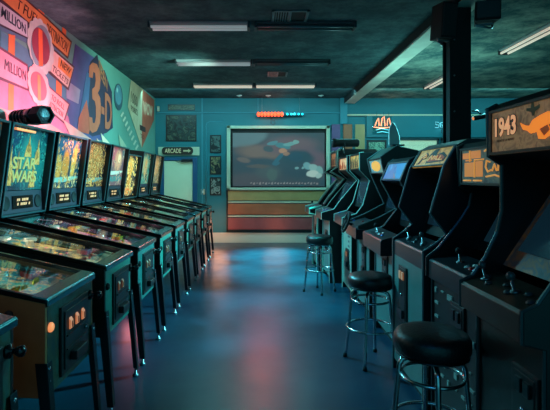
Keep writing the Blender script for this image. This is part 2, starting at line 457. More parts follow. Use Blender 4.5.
ell(273, 143, 6, 1.8, .3, '#4f929a', .5); ell(283, 146, 8, 2.6, .3, '#3f8890', -.45); ell(290, 144, 7, 1.8, .3, '#6ab0ac', .35); ell(296, 142, 3, 2, .3, '#7ab8b0'); ell(280, 157, 2.6, 8, .3, '#2a6478', -.5); ell(276, 163, 4, 2, .4, '#2a6478', .5); ell(283, 151, 4.5, 2.4, .3, '#b8906c', -.3); ell(287, 154, 4, 2, .4, '#9a7a60', .4); ell(268, 149, 5, 3, .4, '#3a5058', -.5)
ell(296, 157, 7, 5, .3, '#1c4258'); ell(258, 166, 12, 2, .5, '#585450'); ell(272, 175, 5, 6, .5, '#4a6460'); ell(296, 168, 2, 1.2, .4, '#7ab0b0'); ell(302, 168, 1.6, 1.2, .4, '#7ab0b0'); ell(244, 160, 7, 2.5, .5, '#6c625c', -.3)
ell(307, 166, 4, 4, .4, '#6fb0b4'); ell(313, 168, 5, 4.5, .35, '#8cc4be'); ell(319, 171, 4, 5, .4, '#7ab8b4'); ell(312, 174, 6, 3.5, .35, '#b8dcd2'); ell(318, 176, 3.5, 2.5, .4, '#a4d0c8')
gm = soft_art('picture_light', ['#2c4450', '#3c444e', '#2a4856'], F_, 3.2, emit=.58, warp=.035, base_dark=True)
loc(mb, t).build('lit_picture', gm, t)
mb = MB()
for u in range(250, 318, 3): mb.slab([bk(u, 184 + .6 * math.sin(u), .031), bk(u + 2, 184 + .6 * math.sin(u), .031), bk(u + 2, 182.6 - (u % 4) * .3, .031), bk(u, 182.9, .031)], .001, nrm=(0, -1, 0))
loc(mb, t).build('picture_foreground', mat('film_foreground', '#6f6462', .8, emit=.7), t)

# ------------------------------------------------------------------ lit sign bar and neon signs
t = thing('light_bar', 'glowing bar of red orange and cyan bulbs hanging above the screen', 'light', bk(279, 115, .12))
mb = MB(); S(mb, 256, 303, 114.2, 116.2, .08, .12); loc(mb, t).build('housing', M['darksteel'], t, bevel=.003)
mb = MB(); mb.tube([bk(299, 98, .1), bk(299, 114, .1)], .004, 6); loc(mb, t).build('hanging_wire', M['steel'], t)
mb = MB(); mb.tube([bk(262, 98, .1), bk(262, 114, .1)], .004, 6); loc(mb, t).build('hanging_wire', M['steel'], t)
ro = mat('bulb_red', '#ff5a30', .4, emit=2.6, ecol='#ff4a2a'); cy = mat('bulb_cyan', '#30e0f0', .4, emit=1.4, ecol='#20d8f0')
for i in range(8):
    mb = MB(); c = Vector(bk(258.5 + i * 3.3, 115.2, .13)); mb.lathe([(.001, 0), (.03, .01), (.036, .025), (.03, .045), (.001, .055)], c, (0, -1, 0), 12)
    mb.v = [(x, y, c.z + (z - c.z) * 1.5) for x, y, z in mb.v]
    loc(mb, t).build('red_bulb', ro, t)
for i in range(5):
    mb = MB(); mb.ball(bk(287 + i * 3.7, 115, .14), .026, n=8); loc(mb, t).build('cyan_bulb', cy, t)
mb = MB(); mb.tube([bk(271, 116.5, .1), bk(271, 124, .1), bk(273, 125.5, .1), bk(275, 124, .1), bk(274.5, 121, .1), bk(272.5, 121.5, .1)], .007, 6); loc(mb, t).build('hook', M['black'], t)

t = thing('neon_sign', 'pink and orange neon script sign on the right of the back wall', 'neon sign', bk(380, 126, .06), 'neon signs on the back wall')
npk = mat('neon_pink', '#ff9a70', .4, emit=1.8, ecol='#ff9a70'); ncy = mat('neon_cyan', '#7fe8f0', .4, emit=.7, ecol='#60d8e8')
def strokes(mb, L, d=.09, r=.010):
    for s_ in L: mb.tube([bk(u, v, d) for u, v in s_], r, 6)
    return mb
loc(strokes(MB(), [[(374, 126), (376, 121), (377.5, 118.5), (378, 126)], [(380, 126.5), (381, 119), (383, 117), (384, 126.5)], [(386, 126), (386.5, 120), (388, 118.5), (389.5, 126)], [(372.5, 127.5), (381, 128.6), (390.5, 127.5)]]), t).build('pink_tube', npk, t)
loc(strokes(MB(), [[(375, 130.5), (380, 129), (388, 130.5)], [(376, 133), (381, 132), (387, 133)]], r=.010), t).build('cyan_tube', ncy, t)
mb = MB(); S(mb, 372, 391, 116.5, 134.5, .05, .055); loc(mb, t).build('backing', glass('clear_acrylic', '#e0f0f0', 1.2), t)
mb = MB()
for u in (376, 383, 388): mb.tube([bk(u, 116, .06), bk(u, 112, .06)], .004, 5)
loc(mb, t).build('hanging_chain', M['darksteel'], t)
t = thing('neon_sign', 'pale cyan neon script sign right of the pink one beside the post', 'neon sign', bk(441, 126, .06), 'neon signs on the back wall')
nc2 = mat('neon_pale_cyan', '#9fd8e0', .4, emit=.3, ecol='#80d0dc')
loc(strokes(MB(), [[(437, 123), (434, 122.5), (434, 125), (437, 125.5), (437, 128), (433.5, 128)], [(441, 123), (438.5, 123.5), (438.5, 127.5), (441, 128), (441, 125.5), (440, 125.5)], [(445, 123), (442.5, 123), (442.5, 128), (445, 128)], [(442.5, 125.5), (444.5, 125.5)], [(449, 123), (446.5, 122.5), (446.5, 125), (449, 125.5), (449, 128), (446, 128)]]), t).build('cyan_tube', nc2, t)
loc(strokes(MB(), [[(440, 130), (440, 133), (442, 134.5), (444, 133), (444, 131)]], r=.010), t).build('hook_tube', M['darksteel'], t)
mb = MB()
for u in (440, 446): mb.tube([bk(u, 122, .06), bk(u, 117, .06)], .004, 5)
loc(mb, t).build('hanging_chain', M['darksteel'], t)

poster('dark framed picture with speckled green sheet behind the machines at right', 366.5, 386.5, 140, 165, art('speckle_sheet', ['#0e2a2a', '#2e6a58', '#8fb89a', '#1a4640', '#6aa08a'], 14, 8), 2.2, 'framed_picture', 'picture')

def blob(cx, cy, rx, ry, n=18): return [(cx + rx * math.cos(a), cy + ry * math.sin(a)) for a in (2 * PI * i / n for i in range(n))]
# ------------------------------------------------------------------ mural on the left wall
t = thing('wall_mural', 'pop style mural of ticket boards, badges and a big 3-D painted on the left wall', 'mural', (XL, 4, 1.5))
layer = [0.0]
def mur(name, pts, col, lay, var=.15):
    layer[0] += .00003; mb = MB(); mb.slab([lw(u, v, .002 + lay * .002 + layer[0]) for u, v in pts], .0018, nrm=(1, 0, 0))
    m = col if not isinstance(col, str) else mat('mural_' + name, col, .6, var=var, scale=5)
    return loc(mb, t).build(name, m, t)
def mtext(txt, q, col, lay, bold=.0, name='lettering'):
    layer[0] += .00003; mb = MB(); mb.text(txt, [lw(u, v, .0025 + lay * .002 + layer[0]) for u, v in q], .0018, bold=bold)
    return loc(mb, t).build(name, mat('mural_ink_' + txt.split()[0].lower(), col, .6), t)
# ground bands
mur('stripe', [(-60, -70), (0, -14), (60, 31), (60, 60), (0, 30), (-60, -10)], '#4a6f86', 0)
mur('stripe', [(0, 30), (40, 58), (70, 88), (70, 112), (40, 100), (0, 72)], '#4a7a8e', 0)
mur('stripe', [(-60, 40), (0, 66), (40, 96), (70, 118), (100, 150), (-60, 150)], '#b06a86', .5)
mur('stripe', [(60, 55), (71, 63), (71, 78), (60, 72)], '#7fb0a8', 0)
mur('stripe', [(66, 80), (80, 90), (78, 104), (66, 98)], '#8a86a0', 1)
mur('sky_band', [(75, 44), (97, 60), (104, 140), (72, 140), (66, 105)], '#4b4a80', .5)
# posts
for k, (u0, u1, v0, v1) in enumerate(((8, 14.5, 34, 62), (56, 61.5, 78, 108), (62, 66, 26, 36), (38, 44, 8, 22), (8, 13.5, 74, 110), (39, 44, 100, 118))):
    mur('sign_post', [(u0, v0), (u1, v0 + .23 * (u1 - u0)), (u1 - .5, v1), (u0 - .5, v1)], '#c8703c', 1)
# top arrow board
mur('ticket_board', [(4, -20), (46, 17), (71.5, 41.5), (67.5, 59), (44, 38), (0, 1)], '#4a2a24', 1.5)
mur('ticket_board', [(5, -17), (46, 19), (70, 42.5), (66.8, 56.5), (44, 36), (1, -1)], '#b88348', 2)
mtext('FUEL', [(22, 13.5), (37, 26), (38.5, 17), (24, 4)], '#3a2420', 3)
mtext('T', [(15, 7), (20, 11.5), (21.5, 2.5), (17, -2)], '#3a2420', 3)
mtext('DESTINATION', [(45, 33.5), (65.5, 52.5), (67.5, 43.5), (46.5, 23)], '#3a2420', 3)
# pale MILLION board
mur('ticket_board', [(-30, -22), (27.5, 20.5), (28, 39.5), (0, 26), (-30, 10)], '#33283a', 1.5)
mur('ticket_board', [(-30, -19), (26.5, 22), (27, 37.5), (0, 24), (-30, 8)], '#a9bcc0', 2)
mtext('MILLION', [(0, 16.5), (25, 34), (24.5, 24.5), (1, 6)], '#2a3a4c', 3, .01)
# pink MILLION board
mur('ticket_board', [(-30, 27), (27, 64.5), (28, 91), (0, 80), (-30, 66)], '#6b3048', 1.5)
mur('ticket_board', [(-30, 30), (26, 66.5), (26.8, 88.5), (0, 77), (-30, 63)], '#d58a9c', 2)
mtext('MILLION', [(3.5, 69.5), (25, 81), (25, 71), (4, 59)], '#5a3046', 3)
# badges
def scallop(cx, cy, rx, ry, tilt, n=14, amp=.09):
    out = []
    for i in range(n * 4):
        a = 2 * PI * i / (n * 4); k = 1 + amp * abs(math.sin(n * a / 2))
        x, y = rx * k * math.cos(a), ry * k * math.sin(a)
        out.append((cx + x, cy + y + x * tilt))
    return out
mur('badge', scallop(39.5, 46, 12.5, 25, .7), '#a9c2b8', 4)
mur('badge_ring', blob(39.5, 46, 10, 21, 28), '#6b8f94', 4.5)
mur('badge_centre', [(u, v + (u - 39.5) * .7) for u, v in blob(39.5, 46, 9, 17.5, 28)], '#7a3346', 5)
mur('badge_flame', [(37, 28), (41, 31), (41.5, 66), (37.5, 66)], '#d0663a', 5.5)
mur('badge', scallop(37.5, 86, 10.5, 19, .7), '#e0a6a4', 4)
mur('badge_centre', [(u, v + (u - 37.5) * .7) for u, v in blob(37.5, 86, 8, 13.5, 24)], '#c0606c', 5)
mur('badge_flame', [(36, 74), (39, 76), (39.5, 101), (36.5, 100)], '#e08a5a', 5.5)
# NEW ATTRACTIONS board
mur('ticket_board', [(51, 47), (74, 66.5), (68, 90.5), (48, 73)], '#4a2a34', 1.5)
mur('ticket_board', [(52, 50), (72.8, 67.8), (67.2, 87.5), (49.5, 71)], '#c6b6a6', 2)
mur('ticket_panel', [(58, 56.5), (72, 69), (69.5, 78.5), (57, 67)], '#d58a48', 2.5)
mtext('NEW', [(59.5, 66), (69, 74.6), (70.6, 69), (60.5, 59.8)], '#3a2420', 3.2, .01)
mtext('TICKETS', [(51, 70.5), (66.5, 85), (67.8, 80), (52.5, 65)], '#5a3a40', 3.2)
# lower pink board
mur('ticket_board', [(46, 84), (69.5, 104), (63.5, 123.5), (43, 107)], '#6b3048', 1.5)
mur('ticket_board', [(47, 86.5), (68, 104.5), (62.7, 121), (44.5, 106)], '#d99a9a', 2)
mtext('TO ROLL', [(50, 99), (63, 110), (64, 105), (51, 94)], '#8a3a4a', 3)
mtext('ATTRACTION', [(48, 106), (61.5, 117.5), (62.5, 112.5), (49, 101)], '#8a3a4a', 3)
# spikes rising behind the machines
mur('spike', [(-10, 104), (22, 116), (40, 118), (70, 137), (98, 146), (112, 152), (112, 175), (-10, 175)], '#d08a84', 3)
mur('spike', [(62, 119.5), (99, 145), (93, 150), (73, 143)], '#e0a49a', 3.5)
mur('spike', [(96, 138), (106, 150), (106, 160), (98, 150)], '#e0b0a0', 3.6)
mur('spike', [(100, 133), (114, 149), (114, 158), (104, 152)], '#dccab0', 3.7)
mur('spike', [(118, 134), (128, 150), (131, 160), (121, 158)], '#a6b8a0', 3.6)
# the big 3-D
mur('numeral_backing', [(90, 62), (97, 54.5), (99, 71), (104, 70), (108, 82), (111.5, 92), (112.5, 128), (106, 133), (92, 136.5), (85, 131), (76, 132), (84, 92)], '#2a2440', 1)
mur('numeral_side', [(78, 120), (86, 72), (90, 74), (86, 128), (76, 130)], '#3a5a86', 2)
mur('numeral_glow', [(78, 118), (86, 100), (90, 126), (88, 134), (77, 131)], '#b8523c', 2.2)
three = [(88.5, 66), (92, 62.5), (96, 64), (99, 70), (99.8, 80), (99, 89), (97, 93), (99.5, 98), (100.3, 110), (99.3, 123), (96, 131), (91.5, 133), (88.5, 129), (88, 117), (91.5, 117.5), (92, 123), (94, 123), (95.2, 117), (95.2, 107), (94, 101), (91.5, 99), (91.5, 89), (94, 87), (95, 81), (94.4, 73), (92.6, 71.5), (91.8, 78), (88.3, 77)]
mur('numeral_three', three, '#bc5e42', 3)
mur('hyphen', [(100.6, 106), (103.6, 108), (103.6, 115), (100.6, 113.5)], '#bc5e42', 3)
mb = MB(); mb.text('D', [lw(u, v, .0115) for u, v in ((104.2, 128.5), (111, 130.5), (111, 97), (104.2, 92))], .0018, bold=.03); loc(mb, t).build('letter_d', mat('mural_d', '#b05c42', .6), t)
mtext('SEEN', [(98, 73), (106.5, 92), (106.8, 80), (98, 58)], '#a86848', 3, .02)
# balloon and striped tail
mur('balloon', [(u, v + (u - 118) * .3) for u, v in blob(118, 97, 4.3, 13.5, 24)], '#2c4e5c', 2)
mur('balloon_face', [(u, v + (u - 118) * .3) for u, v in blob(117.8, 95, 3.3, 10, 20)], '#4a7f90', 3)
mur('balloon_glint', blob(116.4, 90, .7, 2.6, 12), '#8ab8b8', 4)
for i in range(8):
    u, v = 121.5 + i * 2.1, 114 + i * 4.7
    mur('ribbon_stripe', [(u - 1.5, v + 1.6), (u + 1.0, v - 2.6), (u + 1.9, v - .8), (u - .6, v + 3.4)], '#b9c6b4', 2)
# pennant
mur('pennant', [(130.5, 80), (142, 89), (141.3, 148), (127.5, 107)], '#b7b394', 2)
mur('pennant', [(142, 89), (153.8, 100), (153.4, 120), (141.3, 148)], '#a5523c', 2)
mtext('1000', [(130.2, 102), (137, 107.5), (137, 97), (130.8, 91)], '#4a4238', 3)
mtext('POINTS', [(130.8, 111), (137.2, 116), (137, 110), (130.4, 105)], '#4a4238', 3)
mtext('WOW', [(142.5, 114), (152, 117), (152.3, 106.5), (142.5, 100.5)], '#d0b898', 3, .02)
mur('pennant_tag', [(139.2, 124.5), (145, 127.5), (145, 132.5), (139.4, 130)], '#3a2a2a', 3)
mtext('TO', [(139.8, 138), (143.6, 139.4), (143.8, 135.4), (139.8, 133.4)], '#6a3a30', 3)
# ------------------------------------------------------------------ pinball machines, in a row along the left wall
XF = -.95
def pt(x, t): return x
def pinball(far, label, side, front, bg, pf, speaker, disp, coin=3, H_=.74, letters=False, name='pinball_machine', lamp=False, bulbs=1.0, seed=0, pfglow=None, bgw=.30):
    rnd = random.Random(seed * 31 + 5)
    yc = far - .28
    t = thing(name, label, 'pinball machine', (XF, yc, 0), 'pinball machines along the left wall')
    W = .28
    zt = lambda x: .90 + (-x) * .225          # top edge of the side boards
    # cabinet
    mb = MB()
    pr = [(0, .47), (0, .895), (-1.30, zt(-1.30) - .0), (-1.30, .55)]
    mb.prism(pr, -W, -W + .02, 'y', 0); mb.prism(pr, W - .02, W, 'y', 0)
    mb.box(-.02, 0, -W + .02, W - .02, .47, .885, 1)
    mb.box(-1.30, -1.28, -W + .02, W - .02, .55, 1.16, 0)
    mb.slab([(-.02, -W + .02, .475), (-1.28, -W + .02, .555), (-1.28, W - .02, .555), (-.02, W - .02, .475)], -.012)
    mb.box(-1.28, -1.02, -W + .02, W - .02, zt(-1.02) - .05, zt(-1.02), 0)
    mb.build('cabinet', [side, front], t, bevel=.003)
    # rails, lockdown bar, glass
    for s in (-1, 1):
        y = s * (W - .008)
        mb = MB(); mb.prism([(.004, .892), (.004, .915), (-1.06, zt(-1.06) + .012), (-1.06, zt(-1.06) - .02)], y - .011, y + .011, 'y')
        mb.build('side_rail', M['gloss'], t, bevel=.003)
    mb = MB(); mb.prism([(.016, .880), (.016, .908), (.008, .916), (-.06, .930), (-.06, .920), (.003, .905), (.003, .880)], -W - .004, W + .004, 'y')
    mb.build('lockdown_bar', M['lockbar'], t, bevel=.004)
    mb = MB(); mb.slab([(-.055, -W + .024, zt(-.055) - .004), (-1.03, -W + .024, zt(-1.03) - .004), (-1.03, W - .024, zt(-1.03) - .004), (-.055, W - .024, zt(-.055) - .004)], .004)
    mb.build('glass', M['glass'], t)
    # playfield and what stands on it
    zp = lambda x: .85 + (-x) * .185
    P = lambda x, y, h=0: Vector((x, y, zp(x) + h))
    mb = MB(); mb.slab([P(-.03, -W + .025), P(-1.02, -W + .025), P(-1.02, W - .025), P(-.03, W - .025)], .012, nrm=(0, 0, -1))
    play = mb.build('playfield', pf, t)
    mb = MB(); mb.slab([P(-.03, -W + .03, .004), P(-.22, -W + .03, .004), P(-.13, -.06, .004), P(-.13, .06, .004), P(-.22, W - .08, .004), P(-.03, W - .08, .004)], .012, nrm=(0, 0, 1))
    mb.build('apron', M['apron_teal'] if seed in (0, 1, 4, 6) else rnd.choice([M['apron_dark'], M['apron_pink']]), play)
    for s in (-1, 1):
        mb = MB(); mb.prism([(-.245, s * .115), (-.215, s * .03), (-.205, s * .03), (-.222, s * .12), (-.235, s * .125)], zp(-.23) + .008, zp(-.23) + .03, 'z')
        mb.build('flipper', M['yellow'] if seed % 2 else M['red'], play, bevel=.003)
        mb = MB(); mb.prism([(-.26, s * .20), (-.36, s * .20), (-.36, s * .185), (-.27, s * .11), (-.26, s * .12)], zp(-.3) + .006, zp(-.3) + .035, 'z')
        mb.build('slingshot', rnd.choice([M['red'], M['white'], M['yellow'], M['pink']]), play, bevel=.003)
    for k in range(3):
        x = -.66 - .11 * (k % 2) + rnd.uniform(-.02, .02); y = -.12 + .12 * k
        mb = MB(); mb.lathe([(.026, 0), (.026, .035), (.045, .037), (.048, .05), (.04, .058), (.001, .06)], P(x, y), n=14)
        mb.build('bumper', rnd.choice([M['bumper_red'], M['bumper_amber'], M['bumper_white']]), play)
    cs = rnd.choice([1, -1])
    ramp = [P(-.42, cs * .17, .02), P(-.60, cs * .18, .06), P(-.82, cs * .16, .075), P(-.93, cs * .04, .08), P(-.88, -cs * .12, .08), P(-.62, -cs * .19, .06), P(-.36, -cs * .215, .05)]
    rp = []
    for a, b in zip(ramp, ramp[1:]):
        for q in range(4): rp.append(a.lerp(b, q / 4))
    rp.append(ramp[-1])
    mb = MB()
    for o in (-.018, .018): mb.tube([p + Vector((0, o, 0)) for p in rp], .004, 5)
    for p in rp[::3]: mb.tube([p + Vector((0, -.018, 0)), p + Vector((0, 0, -.012)), p + Vector((0, .018, 0))], .003, 4)
    mb.build('wire_ramp', M['chrome'], play)
    mb = MB()
    for k in range(9):
        x, y = rnd.uniform(-.95, -.35), rnd.choice([-1, 1]) * rnd.uniform(.05, .23)
        a = rnd.uniform(0, PI); l = rnd.uniform(.05, .12); w = rnd.uniform(.012, .03)
        dx, dy = math.cos(a), math.sin(a)
        q = [P(x + dx * l * i - dy * w * j, y * .85 + dy * l * .5 * i + dx * w * j, .035) for i, j in ((-.5, -1), (.5, -.6), (.5, .6), (-.5, 1))]
        mb.slab(q, .004, k % 3, nrm=(0, 0, 1))
        mb.tube([P(x, y * .85, 0), P(x, y * .85, .04)], .006, 6, 3)
    mb.build('plastic_guard', rnd.sample([M['plastic_orange'], M['plastic_teal'], M['plastic_pink'], M['plastic_gold'], M['plastic_blue']], 3) + [M['chrome']], play)
    mb = MB()
    for k in range(16):
        x, y = rnd.uniform(-.9, -.28), rnd.uniform(-.2, .2)
        mb.lathe([(.011, .001), (.011, .003)], P(x, y), n=10, m=k % 3, smooth=False)
    mb.build('insert_lamp', [M['ins_amber'], M['ins_pink'], M['ins_cyan']], play)
    mb = MB()
    for s in (-1, 1):
        mb.slab([(-.08, s * (W - .026), zp(-.08) + .01), (-1.0, s * (W - .026), zp(-1.0) + .01), (-1.0, s * (W - .026), zt(-1.0) - .03), (-.08, s * (W - .026), zt(-.08) - .03)], .002, nrm=(0, -s, 0))
    mb.build('inner_art', M['inner'], play)
    mb = MB(); mb.box(-1.018, -1.012, -W + .03, W - .03, zp(-1.01) + .01, zt(-1.01) - .015)
    mb.build('backboard', bg, play)
    # front: coin door, plunger, buttons
    mb = MB(); mb.box(0, .012, -.14, .19, .505, .835); mb.box(.012, .018, -.115, .165, .53, .81)
    door = mb.build('coin_door', M['coin'], t, bevel=.004)
    for k in range(coin):
        y = -.075 + .075 * k
        mb = MB(); mb.prism([(.018, .71), (.028, .715), (.028, .755), (.018, .77)], y, y + .030, 'y'); 
        sl = mb.build('coin_slot', M['coin_lit'] if seed < 2 else M['coin_dim'], door, bevel=.003)
        mb = MB(); mb.box(.027, .030, y + .012, y + .018, .72, .75); mb.build('slit', M['matte'], sl)
    mb = MB(); mb.box(.018, .026, -.10, .14, .685, .692); mb.box(.018, .024, -.10, .14, .62, .626); mb.build('door_bar', M['darksteel'], door)
    mb = MB(); mb.box(.018, .05, -.055, .085, .555, .60); mb.build('coin_return', M['black'], door, bevel=.004)
    mb = MB(); mb.lathe([(.012, 0), (.012, .012), (.004, .014)], (.018, .13, .66), (1, 0, 0), 12); mb.build('lock', M['chrome'], door)
    mb = MB(); mb.lathe([(.028, 0), (.028, .012), (.010, .016), (.009, .03), (.016, .036), (.022, .05), (.020, .064), (.004, .07)], (0, .235, .80), (1, 0, 0), 14)
    mb.build('plunger', M['gloss'], t)
    mb = MB(); mb.lathe([(.022, 0), (.022, .008), (.016, .014), (.001, .015)], (0, -.235, .775), (1, 0, 0), 14); mb.build('start_button', M['orange_soft'] if seed == 1 else M['matte'], t)
    for s in (-1, 1):
        mb = MB(); mb.lathe([(.02, 0), (.02, .006), (.013, .012), (.001, .013)], (-.16, s * W, .845), (0, s, 0), 14); mb.build('flipper_button', M['matte'], t)
    # legs
    for fx in (0, -1.30):
        dx = .045 if fx == 0 else -.045
        ztop, zf = (.63, .05)
        for s in (-1, 1):
            e = .007 if fx == 0 else -.007; sg = 1 if fx == 0 else -1
            y = s * (W + .006); x0 = fx + e
            mb = MB()
            # L shaped leg: one flange across the end, one along the side
            mb.slab([(x0, y, ztop), (x0, y - s * .05, ztop), (x0 + dx, y - s * .035, zf), (x0 + dx, y, zf)], .004, nrm=(1, 0, 0))
            mb.slab([(x0, y, ztop), (x0 - sg * .05, y, ztop), (x0 + dx - sg * .035, y, zf), (x0 + dx, y, zf)], .004, nrm=(0, 1, 0))
            leg = mb.build('leg', M['legs'], t, bevel=.0015)
            mb = MB(); c = (x0 + dx - sg * .014, y - s * .014, 0)
            mb.lathe([(.024, 0), (.022, .012), (.009, .018), (.008, .055)], c, n=10); mb.build('foot', M['steel'], leg)
            mb = MB()
            for zb in (.60, .545): mb.lathe([(.010, 0), (.010, .006), (.004, .009)], (x0 + sg * .002, y - s * .02, zb), (sg, 0, 0), 8)
            mb.build('bolt', M['chrome'], leg)
    # backbox, leaning a little towards the player
    TM = Matrix.Translation((-1.02, 0, 1.145)) @ Matrix.Rotation(math.radians(7.5), 4, 'Y')
    WB = .355; D = .25
    def B(mb): return mb.xf(TM)
    mb = MB()
    mb.box(-D, 0, -WB, -WB + .02, 0, H_); mb.box(-D, 0, WB - .02, WB, 0, H_)
    mb.box(-D, 0, -WB + .02, WB - .02, H_ - .02, H_); mb.box(-D, 0, -WB + .02, WB - .02, 0, .015); mb.box(-D, -D + .015, -WB + .02, WB - .02, .015, H_ - .02)
    box = B(mb).build('backbox', [side if seed not in (4,) else M['black'], M['black']], t, bevel=.003)
    mb = MB(); e = .018
    mb.box(-.002, .006, -WB, -WB + e, 0, H_); mb.box(-.002, .006, WB - e, WB, 0, H_); mb.box(-.002, .006, -WB, WB, H_ - e, H_); mb.box(-.002, .006, -WB, WB, 0, e * .7)
    B(mb).build('frame', M['frame'], box, bevel=.002)
    z0 = .20 if speaker else .03
    mb = MB(); mb.box(-.06, -.052, -WB + .02, WB - .02, z0, H_ - .02)
    glassb = B(mb).build('backglass', bg, box)
    if letters:
        mb = MB()
        for s_, q0, q1 in (('STAR', .375, .475), ('WARS', .265, .365)):
            mb.text(s_, [(-.051, -.20, q0), (-.051, .17 if s_ == 'STAR' else .20, q0), (-.051, .17 if s_ == 'STAR' else .20, q1), (-.051, -.20, q1)], .006, bold=.02)
        mb.xf(TM).build('lettering', M['gold_lit'], glassb)
        mb = MB()
        for (y, w, h0, h1) in ((-.23, .05, .24, .56), (.02, .055, .48, .66), (.18, .05, .42, .64), (.14, .05, .22, .44), (-.12, .02, .3, .52)):
            q = [(-.0505, y - w, h0), (-.0505, y - w * .6, h0 + (h1 - h0) * .5), (-.0505, y - w * .2, h0 + (h1 - h0) * .62), (-.0505, y, h1), (-.0505, y + w * .25, h0 + (h1 - h0) * .66), (-.0505, y + w * .7, h0 + (h1 - h0) * .45), (-.0505, y + w, h0)]
            mb.slab(q, .002, nrm=(1, 0, 0))
        mb.xf(TM).build('gold_spire', M['gold_art'], glassb)
    if lamp:
        mb = MB(); mb.box(-.045, -.02, -.25, .05, H_ - .055, H_ - .035); B(mb).build('top_lamp', M['orange_soft'], box, bevel=.005)
    if speaker:
        mb = MB(); mb.prism([(-.055, .015), (-.02, .015), (-.05, .195), (-.055, .195)], -WB + .02, WB - .02, 'y')
        sp = B(mb).build('speaker_panel', M['speaker'], box, bevel=.002)
        def sx(z): return -.02 - .03 * (z - .015) / .18
        for s in (-1, 1):
            mb = MB(); mb.lathe([(.058, 0), (.058, .008), (.05, .01), (.045, .004), (.001, .002)], (sx(.1), s * .255, .10), (1, 0, .16), 18); B(mb).build('speaker_grille', M['matte'], sp)
        mb = MB(); mb.slab([(sx(.05) + .002, -.16, .05), (sx(.05) + .002, .16, .05), (sx(.155) + .002, .16, .155), (sx(.155) + .002, -.16, .155)], .006, nrm=(1, 0, .16))
        dp = B(mb).build('display', M['display'], sp)
        mb = MB()
        for r_ in range(2):
            for k in range(8):
                y = -.10 + k * .026; z = .078 + r_ * .035
                if (k * 7 + r_ * 3 + seed) % 5: mb.slab([(sx(z) + .0085, y, z), (sx(z) + .0085, y + .02, z), (sx(z) + .0085, y + .02, z + .022), (sx(z) + .0085, y, z + .022)], .001, nrm=(1, 0, .16))
        B(mb).build('display_dots', disp, dp)
    return t

M['lockbar'] = mat('lockdown_bar_metal', '#5f8f94', .22, 1)
M['frame'] = mat('backbox_frame', '#2a5258', .35, .3)
M['coin'] = mat('coin_door_black', '#12181a', .4)
M['legs'] = mat('leg_dark_steel', '#22343a', .35, .8)
M['inner'] = mat('mirror_side_blade', '#5a7a80', .12, .9)
M['coin_lit'] = mat('coin_slot_orange', '#e0a888', .4, emit=.45, ecol='#ff9058'); M['coin_dim'] = mat('coin_slot_dim', '#8a8068', .4, emit=.07, ecol='#ff9058')
M['display'] = mat('display_glass', '#0a0a0c', .2)
M['speaker'] = mat('speaker_panel_purple', '#3a3440', .4)
M['apron_teal'] = mat('apron_teal', '#2e8f96', .4); M['apron_dark'] = mat('apron_dark', '#1b2a30', .4); M['apron_pink'] = mat('apron_rose', '#8a4a58', .4)
for n_, c_, k_ in (('bumper_red', '#c83a2a', .5), ('bumper_amber', '#e8a040', .7), ('bumper_white', '#d8d0b8', .4)): M[n_] = mat(n_, c_, .3, emit=k_)
for n_, c_ in (('orange', '#d8783a'), ('teal', '#3a9a98'), ('pink', '#d0708a'), ('gold', '#d8a850'), ('blue', '#3a68a8')): M['plastic_' + n_] = mat('plastic_' + n_, c_, .3, emit=.7)  # bulb light on the plastics put in as emission
for n_, c_, k_ in (('ins_amber', '#ffb050', 1.5), ('ins_pink', '#ff7090', 1.2), ('ins_cyan', '#60e0e0', 1.0)): M[n_] = mat(n_, c_, .3, emit=k_)
M['gold_lit'] = mat('gold_letters', '#a89a58', .4, emit=.5, ecol='#b8b070')
M['gold_art'] = art('gold_spires', ['#5a3a20', '#b07838', '#d0a058', '#6a4420'], 16, 3, emit=.5)
M['orange_soft'] = mat('lamp_orange', '#ff9a60', .4, emit=.8)
M['dots'] = mat('dots_orange', '#e8a070', .4, emit=.6)
M['side_brown'] = mat('cabinet_side_brown', '#7e5432', .45, var=.25, scale=5)
M['side_black'] = mat('cabinet_side_black', '#0d1012', .4)
M['front_teal'] = mat('cabinet_front_teal', '#2a6a66', .4, var=.2, scale=6)
M['front_teal2'] = mat('cabinet_front_green', '#2f7d70', .4, var=.2, scale=5)
M['front_dark'] = art('cabinet_front_camouflage', ['#1a2422', '#2e4a44', '#3a3a28', '#1e3034'], 9, 2)

